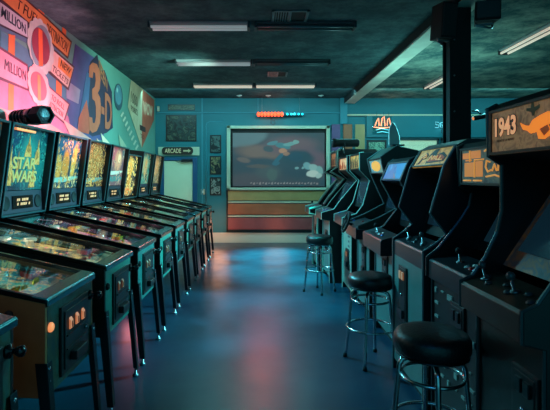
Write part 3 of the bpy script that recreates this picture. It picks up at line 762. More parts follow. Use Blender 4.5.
def bgm(k, cols, em=.75, sc=5): return art('backglass_art_%d' % k, cols, sc, k, emit=em, rough=.25)
teal_ = ['#0c2c38', '#14505a', '#1f6a6e', '#2f7f7c', '#123c48', '#5a9a88']
gold_ = ['#10282c', '#1e4648', '#b06a30', '#e0a050', '#3a5a50', '#0e2024']
def bgs(k, base, L, sp, em, sc=5, psc=16, lo=.47, hi=.64): return soft_art('backglass_art_%d' % k, base, L, sc, emit=em, warp=.05, rough=.25, plane=('Y', 'Z'), speck=(sp, psc, lo, hi, 1.2))
BG = {0: bgm(0, teal_), 1: bgm(1, gold_), 2: bgm(2, ['#1a3438', '#6a4a30', '#2a5050', '#101c20', '#806040']),
  3: bgs(3, ['#0a2230', '#0f3a44', '#14505a', '#0c2c3c'], [(.2, .8, .3, .25, 1, '#11384e', 0), (.8, .4, .3, .4, 1, '#1c6460', 0), (.55, .55, .2, .3, 1, '#2a7a70', 0)], ['#123e48', '#2f8a80', '#0c2430', '#4a9a88'], .42, 4, 11),
  4: bgs(4, ['#0c2a30', '#143e48', '#0e3038'], [(.5, .8, .4, .2, .9, '#1f4a5c', 0), (.25, .40, .13, .22, .5, '#c08038', .2), (.5, .46, .11, .28, .5, '#b87030', 0), (.78, .52, .09, .34, .5, '#d09040', -.1), (.5, .17, .5, .05, .4, '#6a9a8c', .05)], ['#0e2a30', '#d8984c', '#5a3420', '#e8c080', '#184048'], .62, 6, 15),
  5: bgs(5, ['#161a1c', '#22282a', '#2a3a3a'], [(.5, .6, .34, .36, .7, '#b8703a', 0), (.5, .15, .5, .05, .4, '#5a8078', .05)], ['#d8883e', '#14181a', '#e8a860', '#10181a'], .62, 6, 18, .46, .52),
  6: bgs(6, ['#5a4a58', '#7a5a5c', '#4a6a6a'], [(.35, .78, .35, .22, .9, '#c0606a', 0), (.62, .66, .22, .26, .7, '#d09070', 0), (.68, .70, .09, .12, .6, '#f0c090', 0), (.5, .34, .5, .05, .4, '#b8c8b8', .05), (.5, .17, .5, .07, .4, '#4a7a78', 0)], ['#c07a60', '#6a5058', '#d8a888', '#4a6a68'], .55, 5, 12, .54, .62),
  7: bgs(7, ['#14181c', '#1c3034', '#20282a'], [(.5, .75, .22, .2, .6, '#e0a048', 0), (.5, .45, .12, .35, .6, '#c07a34', 0), (.4, .12, .4, .10, .6, '#d06a34', 0)], ['#10181c', '#e8a848', '#f0c878', '#1c4448', '#c86a30'], .75, 6, 14, .48, .55),
  8: bgs(8, ['#2c5a54', '#4a7a6c', '#22443f'], [(.5, .62, .3, .25, .7, '#a89468', 0), (.6, .5, .12, .3, .6, '#c88a58', 0)], ['#2a5048', '#98b090', '#b87a4a', '#1c3a38'], .5, 5, 12),
  9: bgs(9, ['#2c4a40', '#7a6a48', '#3a5a4c'], [(.5, .6, .3, .3, .7, '#c89058', 0)], ['#d8a868', '#3a4a40', '#e8c898', '#8a5a38'], .55, 5, 12)}
def pfm(k, cols, em=1.6):  # glow of the playfield bulbs put into the art as emission
    r = random.Random(k + 3); L = []
    for i in range(9): L.append((r.uniform(.05, .95), r.uniform(.05, .95), r.uniform(.05, .22), r.uniform(.04, .2), .3, r.choice(cols), r.uniform(-1, 1)))
    return soft_art('playfield_art_%d' % k, cols[:4], L, 7, emit=em, warp=.06, rough=.3, plane=('X', 'Y'), speck=(cols, 22, .48, .56, 1.5))
PF = [pfm(0, ['#122a30', '#2c6a60', '#c08a48', '#183840', '#6a9a80', '#203a50']), pfm(1, ['#1a2830', '#2f7a7c', '#d0a060', '#143038', '#a05a50']),
      pfm(2, ['#402a34', '#c06a58', '#d8a068', '#244048', '#b06080', '#182830']), pfm(3, ['#3a2a3c', '#d0608c', '#e08aa0', '#2a6068', '#9a4a80', '#e0a078'])]
SPECS = [
 # far edge, label, side, front, backglass, playfield, speaker, coins
 (1.735, 'pinball machine at the left edge, only its front corner and black plunger showing', 'side_black', 'front_dark', 0, 0, 1, 2),
 (2.55, 'pinball machine with olive brown side and three lit orange coin slots, nearest whole one', 'side_brown', 'front_dark', 1, 0, 1, 3),
 (3.31, 'black sided pinball machine with green front right behind the brown sided one', 'side_black', 'front_teal2', 2, 1, 1, 2),
 (4.05, 'pinball machine with gold two line title on teal space themed backglass', 'side_black', 'front_teal', 3, 3, 1, 2),
 (4.83, 'pinball machine with golden crowd on its backglass, next after the gold lettered one', 'side_black', 'front_teal2', 4, 3, 1, 2),
 (5.61, 'pinball machine with orange and black patterned backglass between gold crowd and pink face ones', 'side_black', 'front_teal', 5, 2, 1, 1),
 (6.39, 'pinball machine with pink and peach backglass', 'side_black', 'front_teal2', 6, 1, 1, 1),
 (7.10, 'shorter pinball machine with bright amber backglass beyond the pink one', 'side_black', 'front_teal', 7, 2, 0, 1),
 (7.92, 'pinball machine with green and tan backglass, last but one before the pale door', 'side_black', 'front_teal2', 8, 1, 1, 1),
 (8.75, 'pinball machine closest to the pale door', 'side_black', 'front_teal', 9, 1, 1, 1)]
for i, (far, lb, sd, fr, bgk, pfk, spk, coin) in enumerate(SPECS):
    pinball(far, lb, M[sd], M[fr], BG[bgk], PF[pfk], spk, M['dots'], coin, H_=.74 if i != 7 else .66, letters=(i == 3), lamp=(i == 3), seed=i)

# black stage light lying on the lettered machine
t = thing('stage_light', 'black stage light with glass front lying on top of the gold lettered pinball machine', 'stage light', (-2.03, 4.02, 1.925), rz=-2.1)
t.scale = (.78, .95, .78)
def barrel(t, name='barrel'):
    mb = MB(); mb.lathe([(.06, -.30), (.085, -.28), (.085, -.04), (.092, -.03), (.092, .02), (.085, .03)], (0, 0, .10), (0, 1, 0), 20)
    for k in range(4): mb.lathe([(.085, 0), (.091, .004), (.091, .012), (.085, .016)], (0, -.26 + .05 * k, .10), (0, 1, 0), 20)
    return mb
barrel(t).build('barrel', M['gloss'], t)
mb = MB(); n = 6
mb.lathe([(.088, .03), (.11, .06), (.112, .20), (.098, .20), (.094, .10)], (0, 0, .10), (0, 1, 0), 6, smooth=False); mb.build('hood', M['matte'], t)
mb = MB(); mb.lathe([(.002, .185), (.05, .182), (.095, .17), (.095, .16), (.002, .16)], (0, 0, .10), (0, 1, 0), 18); mb.build('lens', mat('cut_glass_lens', '#6a6268', .15, .6, bump=.8, scale=40), t)
mb = MB(); mb.tube([(-.10, 0, .10), (-.10, 0, .02), (-.06, 0, .008), (.06, 0, .008), (.10, 0, .02), (.10, 0, .10)], .009, 6); mb.build('yoke', M['black'], t)
# ------------------------------------------------------------------ upright arcade machines along the right
def arcade(label, y0, y1, prof, nfront, low_x, cp, scr, mq, side, tm, mqm, frontm, scrm=None, bezel=None, back=1.85, sticks=1, stickcol=None, btn=6, coin=(.45, .75), slots=True, tmr=.008, cpwide=0, ycoin=None, cpm=None, extra=None, coinlit=True):
    yc = (y0 + y1) / 2; ox, w = low_x, (y1 - y0) / 2
    t = thing('arcade_machine', label, 'arcade machine', (ox, yc, 0), 'upright arcade machines on the right')
    L = lambda p: (p[0] - ox, p[1])
    pr = [L(p) for p in prof]
    top = pr[-1]
    for s in (-1, 1):
        a, b = (-w, -w + .02) if s < 0 else (w - .02, w)
        mb = MB(); mb.prism(pr, a, b, 'y'); mb.build('side_panel', side, t, bevel=.002)
        mb = MB(); ym = (a + b) / 2
        mb.tube([(x - .002, ym, z) for x, z in pr[:nfront]], tmr, 6, smooth=False, up=(0, 1, 0)); mb.build('edge_trim', tm, t)
    i0, i1 = -w + .02, w - .02
    bx_ = back - ox
    cpf, cpb = L(cp[0]), L(cp[1]); zl = cp[2]
    mb = MB(); mb.box(0.004, .022, i0, i1, .08, zl + .01); fp = mb.build('front_panel', frontm, t)
    mb = MB(); mb.box(.05, .07, i0, i1, 0, .08); mb.build('kick_board', M['matte'], t)
    mb = MB(); mb.box(bx_ - .02, bx_, i0, i1, .05, prof[-2][1] - .03); mb.build('back_panel', M['black'], t)
    # control panel
    e = w + .012 if cpwide else w - .02
    mb = MB(); mb.prism([(cpf[0], zl), (cpf[0], cpf[1] - .012), (cpf[0] + .012, cpf[1]), cpb, (cpb[0], zl)], -e, e, 'y')
    pan = mb.build('control_panel', cpm or M['panel'], t, bevel=.004)
    nrm = Vector((-(cpb[1] - cpf[1]), 0, cpb[0] - cpf[0])).normalized()
    K = lambda s_, y: Vector((cpf[0] + (cpb[0] - cpf[0]) * s_, y, cpf[1] + (cpb[1] - cpf[1]) * s_))
    ys = [0] if sticks == 1 else [-w * .45, w * .45]
    for y in ys if sticks else []:
        mb = MB(); c = K(.5, y + w * .25); mb.lathe([(.024, 0), (.02, .006), (.006, .008), (.006, .055)], c, nrm, 10); mb.build('joystick_shaft', M['steel'], pan)
        mb = MB(); mb.ball(c + nrm * .065, .018, n=10); mb.build('joystick_ball', stickcol or M['matte'], pan)
    for k in range(btn):
        y = -w * .2 - .045 * (k % 3) if sticks == 1 else (-w * .75 + w * 1.5 * k / max(1, btn - 1))
        c = K(.38 + .22 * (k // 3 if sticks == 1 else k % 2), y)
        mb = MB(); mb.lathe([(.016, 0), (.016, .004), (.012, .005), (.011, .009), (.001, .010)], c, nrm, 12)
        mb.build('button', [M['white'], M['red'], M['blue']][k % 3] if stickcol is None else stickcol, pan)
    # screen
    if scr:
        a, b = L(scr[0]), L(scr[1])
        mb = MB(); mb.slab([(a[0], i0, a[1]), (a[0], i1, a[1]), (b[0], i1, b[1]), (b[0], i0, b[1])], .015, nrm=(1, 0, .3)); bz = mb.build('screen_bezel', bezel or M['bezel'], t)
        q = lambda s_, y, d: (a[0] + (b[0] - a[0]) * s_ - d, y, a[1] + (b[1] - a[1]) * s_)
        k = .16
        mb = MB(); mb.slab([q(k, i0 * .8, .003), q(k, i1 * .8, .003), q(1 - k, i1 * .8, .003), q(1 - k, i0 * .8, .003)], .004, nrm=(-1, 0, .3)); mb.build('screen', scrm or M['crt'], bz)
        m_ = L(mq[0])
        mb = MB(); mb.slab([(b[0], i0, b[1]), (b[0], i1, b[1]), (m_[0] + .004, i1, m_[1] - .002), (m_[0] + .004, i0, m_[1] - .002)], .012, nrm=(.3, 0, 1)); g = mb.build('speaker_board', M['black'], t)
    # marquee
    a, b = L(mq[0]), L(mq[1])
    d = Vector((b[0] - a[0], 0, b[1] - a[1])); nn = Vector((-d.z, 0, d.x)).normalized()
    mb = MB(); mb.slab([(a[0], i0, a[1]), (a[0], i1, a[1]), (b[0], i1, b[1]), (b[0], i0, b[1])], .012, nrm=-nn); mqo = mb.build('marquee', mqm, t)
    mb = MB()
    for p, q_ in ((0, .06), (.94, 1)):
        A = Vector((a[0], 0, a[1])) + d * p; Bq = Vector((a[0], 0, a[1])) + d * q_
        mb.slab([(A.x, i0, A.z), (A.x, i1, A.z), (Bq.x, i1, Bq.z), (Bq.x, i0, Bq.z)], .008, nrm=nn)
    for ya, yb_ in ((i0, i0 + .02), (i1 - .02, i1)):
        mb.slab([(a[0], ya, a[1]), (a[0], yb_, a[1]), (b[0], yb_, b[1]), (b[0], ya, b[1])], .007, nrm=nn)
    mb.build('marquee_frame', M['black'], mqo)
    mb = MB(); rt = pr[-3] if len(pr) > 3 else pr[-2]
    # roof boards follow the side outline from the marquee to the back
    tops = [p for p in pr if p[1] >= b[1] - .001 and p[0] >= b[0] - .001]
    tops.sort(key=lambda p: p[0])
    tops = [(b[0], b[1])] + tops
    for p, q_ in zip(tops, tops[1:]):
        if abs(q_[0] - p[0]) > .01: mb.slab([(p[0], i0, p[1]), (p[0], i1, p[1]), (q_[0], i1, q_[1]), (q_[0], i0, q_[1])], .014, nrm=(0, 0, -1))
    if mb.f: mb.build('roof_board', side, t)
    # coin door
    cy = -w * .1 if ycoin is None else ycoin
    if coin:
        c0, c1 = coin
        mb = MB(); mb.box(-.008, .006, cy - .085, cy + .085, c0, c1); mb.box(-.012, -.006, cy - .07, cy + .07, c0 + .015, c1 - .015); dr = mb.build('coin_door', M['coin'], t, bevel=.003)
        for k in (0, 1):
            y = cy - .05 + .055 * k
            mb = MB(); mb.box(-.022, -.010, y, y + .038, c1 - .09, c1 - .035); mb.build('coin_slot', M['slot'] if coinlit else M['darksteel'], dr, bevel=.003)
        mb = MB(); mb.box(-.03, -.010, cy - .05, cy + .045, c0 + .04, c0 + .10); mb.build('coin_return', M['darksteel'], dr, bevel=.003)
        mb = MB(); mb.lathe([(.011, 0), (.011, .01), (.003, .012)], (-.010, cy, (c0 + c1) / 2), (-1, 0, 0), 10); mb.build('lock', M['chrome'], dr)
    def mp(s_, k, off=0):       # s along the marquee as read from the front, k upwards
        p = Vector((a[0], 0, a[1])) + d * k + nn * (.0005 + off); return (p.x, i1 + (i0 - i1) * s_, p.z)
    t_ = dict(t=t, mq=mqo, mp=mp, nn=nn, front=fp, i0=i0, i1=i1, pan=pan, K=K, nrm=nrm, ox=ox, yc=yc, w=w, zl=zl)
    if extra: extra(t_)
    return t
M['panel'] = mat('control_panel_steel', '#27343a', .35, .5)
M['panel_black'] = mat('control_panel_black', '#141a1d', .35)
M['bezel'] = mat('bezel_black', '#0c0f12', .3)
M['crt'] = mat('screen_glass', '#0e1a24', .12, emit=.12, ecol='#2a5a70')
M['slot'] = mat('coin_slot_lit', '#b09478', .4, emit=.16, ecol='#ff9a5a')
M['tm_steel'] = mat('trim_grey', '#5c7478', .35, .2)
M['ball'] = mat('joystick_grey', '#3c4a4c', .3)
M['tm_dark'] = mat('trim_dark_grey', '#2c3c40', .3, .2)
M['tm_black'] = mat('trim_black', '#1c2428', .3)
M['tm_teal'] = mat('trim_pale_teal', '#9cc4b8', .35)
M['cab'] = mat('cabinet_black', '#0c0f12', .42)
M['pitch'] = mat('front_pitch_black', '#050708', .4)
M['cab_green'] = mat('cabinet_dark_green', '#24352c', .45)
M['cab_blue'] = mat('cabinet_blue_black', '#121c24', .4)
M['front_grey'] = mat('front_panel_teal_grey', '#3f6a68', .4, var=.15, scale=5)
M['front_cream'] = mat('front_panel_pale_teal', '#7d9a8c', .4, var=.15, scale=4)

# 1: large "1943" machine at the right edge
def ex1(k):
    mq, mp, nn = k['mq'], k['mp'], k['nn']
    ln = lambda s0, s1, t0, t1: [mp(s0, t0, .001), mp(s1, t0, .001), mp(s1, t1, .001), mp(s0, t1, .001)]
    mb = MB(); mb.text('1943', ln(.10, .47, .36, .82), .001, bold=.09); mb.xf(Matrix.Translation(nn * .0)).build('number_outline', mat('ink_blue', '#123446', .5), mq)
    mb = MB(); mb.text('1943', [tuple(Vector(p) + nn * .0015) for p in ln(.11, .46, .38, .80)], .001, bold=.03); mb.build('number', mat('number_cream', '#e8a878', .5, emit=.7), mq)
    mb = MB(); mb.text('THE BATTLE OF MIDWAY', ln(.13, .43, .27, .32), .001); mb.build('subtitle', mat('ink_brown', '#4a3020', .5), mq)
    def poly(nm, pts, m, off):
        mb = MB(); mb.slab([mp(a, b, off) for a, b in pts], .001, nrm=nn); mb.build(nm, m, mq)
    og = mat('plane_orange', '#f09038', .5, emit=.75, ecol='#ff8a28'); gn = mat('plane_green', '#3c4424', .5, emit=.1)
    poly('plane_shape', [(.52, .60), (.60, .52), (.66, .50), (.70, .60), (.80, .66), (.90, .70), (.97, .66), (.97, .50), (.90, .46), (.97, .30), (.86, .20), (.78, .22), (.76, .36), (.68, .34), (.62, .42), (.57, .44)], og, .002)
    poly('plane_shape', [(.62, .86), (.68, .84), (.69, .94), (.72, .95), (.73, .84), (.80, .87), (.80, .80), (.74, .76), (.73, .68), (.70, .68), (.69, .76), (.62, .80)], gn, .003)
    poly('plane_shadow', [(.80, .40), (.90, .46), (.93, .36), (.86, .26)], mat('plane_rust', '#a8501c', .5, emit=.3), .004)
    # dial artwork on the bezel
mq1 = art('marquee_sandy', ['#5c4630', '#7a5e40', '#94744e', '#6a5038', '#80643f'], 14, 3, emit=.42)
bz1 = art('bezel_cockpit', ['#15222c', '#22404c', '#6a4a28', '#2a3a44', '#8a6434', '#101a20'], 6, 9, emit=.10)
P1 = [(1.01, 0), (1.01, .84), (.93, .86), (.93, .975), (.985, 1.0), (1.045, 1.085), (1.10, 1.2), (1.12, 1.3), (1.12, 1.51), (1.06, 1.55), (1.055, 1.77), (1.10, 1.79), (1.72, 1.79), (1.80, 1.68), (1.80, 0)]
arcade('large black arcade machine with sandy 1943 marquee at the right edge', 1.585, 2.095, P1, 12, 1.01, ((.925, .975), (1.10, 1.02), .86), ((1.12, 1.05), (1.42, 1.50)), ((1.06, 1.555), (1.06, 1.755)), M['cab'], M['tm_dark'], mq1, M['pitch'], bezel=bz1, back=1.80, sticks=2, btn=6, coin=(.42, .72), ycoin=-.13, cpm=mat('control_panel_olive', '#2e3026', .4, var=.2, scale=9), stickcol=M['ball'], extra=ex1, coinlit=False)

# 2: machine with circuit like front art and orange lettered marquee
def ex2(k):
    rnd = random.Random(4); pm = mat('pattern_pale', '#8fa09a', .45)
    for r_ in range(8):
        for c_ in range(6):
            if rnd.random() < .62:
                y0_ = k['i1'] - .03 - .088 * c_; z0_ = .80 - .08 * r_; ww = rnd.choice([.02, .035, .05, .06]); hh = rnd.choice([.008, .014, .03])
                MB().box(-.004, .004, y0_ - ww, y0_, z0_ - hh, z0_).build('pattern_mark', pm, k['front'])
    mq, mp, nn = k['mq'], k['mp'], k['nn']
    mb = MB()
    for (s0, s1, t0, t1) in ((.06, .20, .70, .86), (.24, .44, .70, .90), (.10, .30, .22, .60), (.34, .48, .22, .62), (.12, .26, .64, .68)):
        mb.slab([mp(s0, t0, .001), mp(s1, t0, .001), mp(s1, t1, .001), mp(s0, t1, .001)], .001, nrm=nn)
    mb.build('window_shapes', mat('marquee_orange', '#d8843c', .5, emit=.55), mq)
    mb = MB()
    for pts in ([(.62, .58), (.56, .62), (.54, .46), (.58, .34), (.64, .38)], [(.66, .36), (.70, .52), (.74, .36)], [(.76, .36), (.77, .52), (.80, .50), (.81, .36)], [(.86, .50), (.84, .36), (.88, .40), (.89, .62)], [(.92, .52), (.93, .38), (.96, .50), (.95, .20)], [(.52, .86), (.58, .92), (.60, .78)], [(.55, .22), (.70, .26), (.90, .16)], [(.30, .12), (.46, .12)], [(.08, .12), (.24, .12)], [(.22, .62), (.22, .92)], [(.32, .20), (.32, .66), (.50, .66)], [(.62, .70), (.72, .92), (.84, .80), (.78, .66), (.68, .74)]):
        mb.tube([mp(a, b, .003) for a, b in pts], .005, 5)
    mb.build('script_stroke', mat('marquee_script', '#e8a050', .5, emit=.6), mq)
mq2 = art('marquee_dark_teal', ['#1c3038', '#2c4a50', '#5a6a60', '#2a4048'], 9, 4, emit=.35)
P2 = [(1.05, 0), (1.05, .84), (1.015, .86), (1.015, .97), (1.08, 1.02), (1.145, 1.10), (1.22, 1.20), (1.27, 1.28), (1.285, 1.36), (1.215, 1.40), (1.205, 1.64), (1.24, 1.655), (1.72, 1.655), (1.84, 1.52), (1.84, 0)]
arcade('black arcade machine with orange lettered dark marquee and pale patterned front', 2.135, 2.745, P2, 12, 1.05, ((1.02, .965), (1.22, .995), .85), ((1.30, 1.02), (1.50, 1.38)), ((1.215, 1.41), (1.215, 1.625)), M['cab'], M['tm_black'], mq2, mat('front_panel_black', '#0f1416', .45), back=1.84, sticks=1, btn=6, coin=(.50, .78), ycoin=-.05, extra=ex2, coinlit=False)

# 3: machine with tilted yellow marquee
def ex3(k):
    mq, mp, nn = k['mq'], k['mp'], k['nn']
    def poly(nm, pts, m, off):
        mb = MB(); mb.slab([mp(a, b, off) for a, b in pts], .001, nrm=nn); mb.build(nm, m, mq)
    dkk = mat('marquee_ink', '#2a2020', .5); rd = mat('marquee_rust', '#a8441e', .5, emit=.25)
    poly('dark_shape', [(.10, .15), (.16, .60), (.30, .78), (.38, .62), (.34, .42), (.24, .40), (.20, .15)], dkk, .001)
    poly('dark_shape', [(.40, .62), (.50, .90), (.62, .92), (.60, .60), (.78, .70), (.92, .48), (.90, .22), (.40, .16)], dkk, .001)
    poly('rust_shape', [(.42, .50), (.50, .62), (.56, .44), (.66, .60), (.78, .56), (.88, .42), (.86, .28), (.44, .24)], rd, .0025)
    poly('rust_shape', [(.18, .50), (.28, .68), (.33, .58), (.24, .46)], rd, .0025)
_ex3 = ex3
def ex3(k):
    _ex3(k)
    mq, mp = k['mq'], k['mp']; mb = MB()
    for pts in ([(.44, .30), (.50, .56), (.55, .34)], [(.57, .32), (.58, .52), (.64, .50), (.62, .34)], [(.67, .54), (.68, .32), (.74, .32)], [(.77, .50), (.76, .30), (.84, .30)], [(.14, .20), (.20, .52), (.30, .66), (.34, .52), (.27, .46)]):
        mb.tube([mp(a, b, .005) for a, b in pts], .005, 5)
    mb.build('pale_stroke', mat('marquee_cream', '#d8b880', .5, emit=.5), mq)
mq3 = art('marquee_yellow', ['#8a5a2c', '#b0803c', '#c89a50', '#9a6834'], 9, 5, emit=.5)
P3 = [(1.02, 0), (1.02, .99), (1.10, 1.04), (1.165, 1.10), (1.065, 1.23), (1.15, 1.525), (1.23, 1.66), (1.29, 1.695), (1.72, 1.695), (1.84, 1.52), (1.84, 0)]
arcade('black arcade machine with tilted yellow and rust marquee next to the middle stool', 2.80, 3.45, P3, 7, 1.02, ((1.022, .985), (1.20, 1.02), .87), ((1.24, 1.04), (1.36, 1.46)), ((1.159, 1.53), (1.232, 1.66)), M['cab_blue'], M['tm_steel'], mq3, M['front_grey'], back=1.84, sticks=2, btn=8, coin=(.42, .82), ycoin=.08, stickcol=M['ball'], extra=ex3)

# 4: machine with blue violet marquee and a protruding control box
def ex4(k):
    mq, mp, nn = k['mq'], k['mp'], k['nn']
    def poly(nm, pts, c, e):
        mb = MB(); mb.slab([mp(a, b, .001) for a, b in pts], .001, nrm=nn); mb.build(nm, mat(nm, c, .5, emit=e), mq)
    poly('violet_triangle', [(.04, .10), (.40, .80), (.62, .10)], '#5a5a88', .5)
    poly('blue_triangle', [(.5, .92), (.96, .92), (.96, .1), (.72, .1)], '#2c6a9a', .5)
    poly('rose_wedge', [(.62, .10), (.50, .45), (.72, .10)], '#8a5a5a', .5)
mq4 = art('marquee_blue', ['#28527c', '#3a6a94', '#344a80', '#4a7aa0'], 5, 6, emit=.5)
P4 = [(1.12, 0), (1.12, .94), (1.20, .985), (1.327, 1.15), (1.172, 1.425), (1.248, 1.60), (1.30, 1.63), (1.74, 1.63), (1.86, 1.48), (1.86, 0)]
arcade('black arcade machine with blue violet tilted marquee and overhanging control box', 3.75, 4.37, P4, 7, 1.12, ((1.0, .935), (1.16, .975), .80), ((1.34, 1.0), (1.40, 1.36)), ((1.176, 1.43), (1.246, 1.59)), M['cab'], M['tm_steel'], mq4, M['front_grey'], back=1.86, cpwide=1, btn=4, coin=(.48, .76), cpm=M['panel'], extra=ex4, coinlit=False)

# 5: dark green side, orange face marquee, rounded topper
def ex5(k):
    mq, mp, nn = k['mq'], k['mp'], k['nn']
    mb = MB(); mb.slab([mp(.5 + .34 * math.cos(a), .5 + .36 * math.sin(a), .001) for a in (2 * PI * i / 16 for i in range(16))], .001, nrm=nn); mb.build('round_shape', mat('round_orange', '#e8903c', .5, emit=.7), mq)
    t = k['t']; c = Vector((.93 - k['ox'], .0, .97))
    ax = Vector((-1, 0, .35)).normalized()
    Rm = Vector((0, 0, 1)).rotation_difference(ax).to_matrix()
    mb = MB(); ring = [c + Rm @ Vector((.105 * math.cos(a), .105 * math.sin(a), 0)) for a in (2 * PI * i / 24 for i in range(24))]
    mb.tube(ring, .013, 8, closed=True)
    for a in (0, 2.1, 4.2): mb.tube([c, c + Rm @ Vector((.10 * math.cos(a), .10 * math.sin(a), 0))], .010, 6)
    mb.lathe([(.03, -.02), (.03, .012), (.02, .018)], c, ax, 12); mb.tube([c, c - ax * .12], .014, 8)
    mb.build('steering_wheel', M['matte'], t)
mq5 = art('marquee_bluegrey', ['#3a6a78', '#5a8a90', '#7a8a78', '#2c5060'], 5, 7, emit=.4)
P5 = [(1.12, 0), (1.12, .92), (1.0, .93), (1.0, .96), (1.20, 1.04), (1.42, 1.16), (1.27, 1.49), (1.23, 1.665), (1.40, 1.78), (1.62, 1.73), (1.86, 1.62), (1.86, 0)]
m5 = arcade('dark green sided arcade machine with steering wheel and round orange shape on its marquee', 4.58, 5.16, P5, 9, 1.12, ((.98, .945), (1.20, 1.0), .82), ((1.42, 1.06), (1.50, 1.44)), ((1.272, 1.50), (1.238, 1.655)), M['cab_green'], M['tm_steel'], mq5, M['front_grey'], back=1.86, sticks=0, btn=3, coin=(.40, .74), extra=ex5, coinlit=False)
t = thing('topper_board', 'pale rounded leaf shaped board standing on top of the dark green sided machine', 'topper', (1.42, 4.75, 1.796))
mb = MB(); a0 = [(-.06, 0), (-.06, .15), (-.045, .21), (-.025, .25), (.0, .225), (.03, .16), (.052, .09), (.055, 0)]
mb.prism(a0, -.012, .012, 'y'); mb.build('board', mat('pale_grey_board', '#c2ceca', .5), t, bevel=.004)
mb = MB(); mb.box(-.03, .09, -.05, .05, -.012, .006); mb.build('base', M['black'], t)

def std(x_cp, x_low, x_mq, zm0, zm1, ztop, back=1.85, xs=1.32, zk=1.42):
    return [(x_low, 0), (x_low, .86), (x_cp, .88), (x_cp, .97), (x_cp + .17, 1.02), (x_cp + .25, 1.13), (xs, zk), (x_mq, zm0 - .01), (x_mq, zm1 + .015), (x_mq + .05, ztop), (back - .12, ztop), (back, ztop - .12), (back, 0)]
def figs(colr, n, sd):
    def f(k):
        rnd = random.Random(sd); mq, mp, nn = k['mq'], k['mp'], k['nn']; mb = MB()
        for i in range(n):
            s0 = .08 + .84 * i / n; s1 = s0 + .6 / n; h = rnd.uniform(.5, .9)
            mb.slab([mp(s0, .12, .001), mp(s1, .12, .001), mp(s1 - .1 / n, h * .6, .001), mp((s0 + s1) / 2, h, .001), mp(s0, h * .7, .001)], .001, nrm=nn)
        mb.build('marquee_shapes', mat('marquee_shape_%d' % sd, colr, .5, emit=.4), mq)
    return f
# 6
def ex6(k):
    figs('#3a2418', 4, 61)(k)
    mb = MB()
    for i in range(7): mb.box(-.001, .003, -.16 + .01 * (i % 3), -.06 - .02 * (i % 2), .35 + .06 * i, .375 + .06 * i)
    mb.build('front_pattern', mat('front_marks', '#31505a', .5), k['front'])
arcade('arcade machine with pale front panel and amber marquee between the wheel and spotlight machines', 5.40, 6.0, std(.99, 1.10, 1.20, 1.555, 1.74, 1.76, 1.80), 10, 1.10, ((.985, .975), (1.16, 1.02), .87), ((1.26, 1.08), (1.34, 1.46)), ((1.20, 1.56), (1.20, 1.74)), M['cab'], M['tm_teal'], art('marquee_amber', ['#c87a38', '#e0a050', '#3a3028', '#d89048', '#8a5a34'], 10, 8, emit=.6), M['front_cream'], back=1.80, sticks=0, btn=3, coin=(.30, .56), extra=ex6)
# 7
arcade('arcade machine with white and orange marquee carrying the black spotlight', 6.20, 6.85, std(.85, .96, 1.205, 1.555, 1.74, 1.76, 1.85, 1.34), 10, .96, ((.845, .975), (1.02, 1.02), .87), ((1.14, 1.06), (1.34, 1.46)), ((1.205, 1.56), (1.205, 1.74)), M['cab'], M['tm_teal'], art('marquee_peach', ['#e0a070', '#f0c090', '#b0583a', '#e8b080'], 7, 9, emit=.65), M['front_grey'], back=1.85, btn=6, coin=(.40, .70), extra=figs('#a8502c', 3, 71), coinlit=False)
# 8: farthest, taller
arcade('tallest arcade machine with pale zigzag edge, farthest down the row by the screen', 7.0, 7.62, [(.90, 0), (.90, .88), (.775, .90), (.775, .97), (.98, 1.02), (1.073, 1.155), (1.307, 1.434), (1.10, 1.55), (1.20, 1.62), (1.20, 1.87), (1.25, 1.90), (1.80, 1.90), (1.92, 1.75), (1.92, 0)], 11, .90, ((.77, .975), (.97, 1.02), .88), ((1.10, 1.08), (1.31, 1.42)), ((1.205, 1.63), (1.205, 1.86)), M['cab'], M['tm_teal'], art('marquee_orange', ['#b0603a', '#d08a58', '#5a3a30', '#e0a070'], 8, 10, emit=.5), M['front_grey'], back=1.92, btn=6, tmr=.021, coin=(.40, .70), extra=figs('#502818', 3, 81), coinlit=False)

# spotlight on top of the row
t = thing('spotlight', 'black spotlight on a small stand above the white and orange marquee', 'spotlight', (1.21, 6.5, 1.762))
mb = MB(); mb.lathe([(.04, .22), (.058, .20), (.058, -.10), (.066, -.11), (.066, -.16), (.058, -.165)], (0, 0, .195), (1, 0, 0), 18); mb.xf(Matrix.Translation((0, 0, 0))).build('barrel', M['matte'], t)
mb = MB(); mb.lathe([(.05, -.160), (.05, -.166), (.002, -.172)], (0, 0, .195), (1, 0, 0), 16); mb.build('lens', mat('lens_glass', '#4a6a70', .1, .3), t)
mb = MB(); mb.tube([(-.0, -.07, .195), (0, -.07, .10), (0, 0, .085), (0, .07, .10), (0, .07, .195)], .008, 6); mb.tube([(0, 0, .085), (0, 0, .01)], .009, 6); mb.lathe([(.05, 0), (.05, .01), (.01, .014)], (0, 0, 0), n=14); mb.build('stand', M['black'], t)
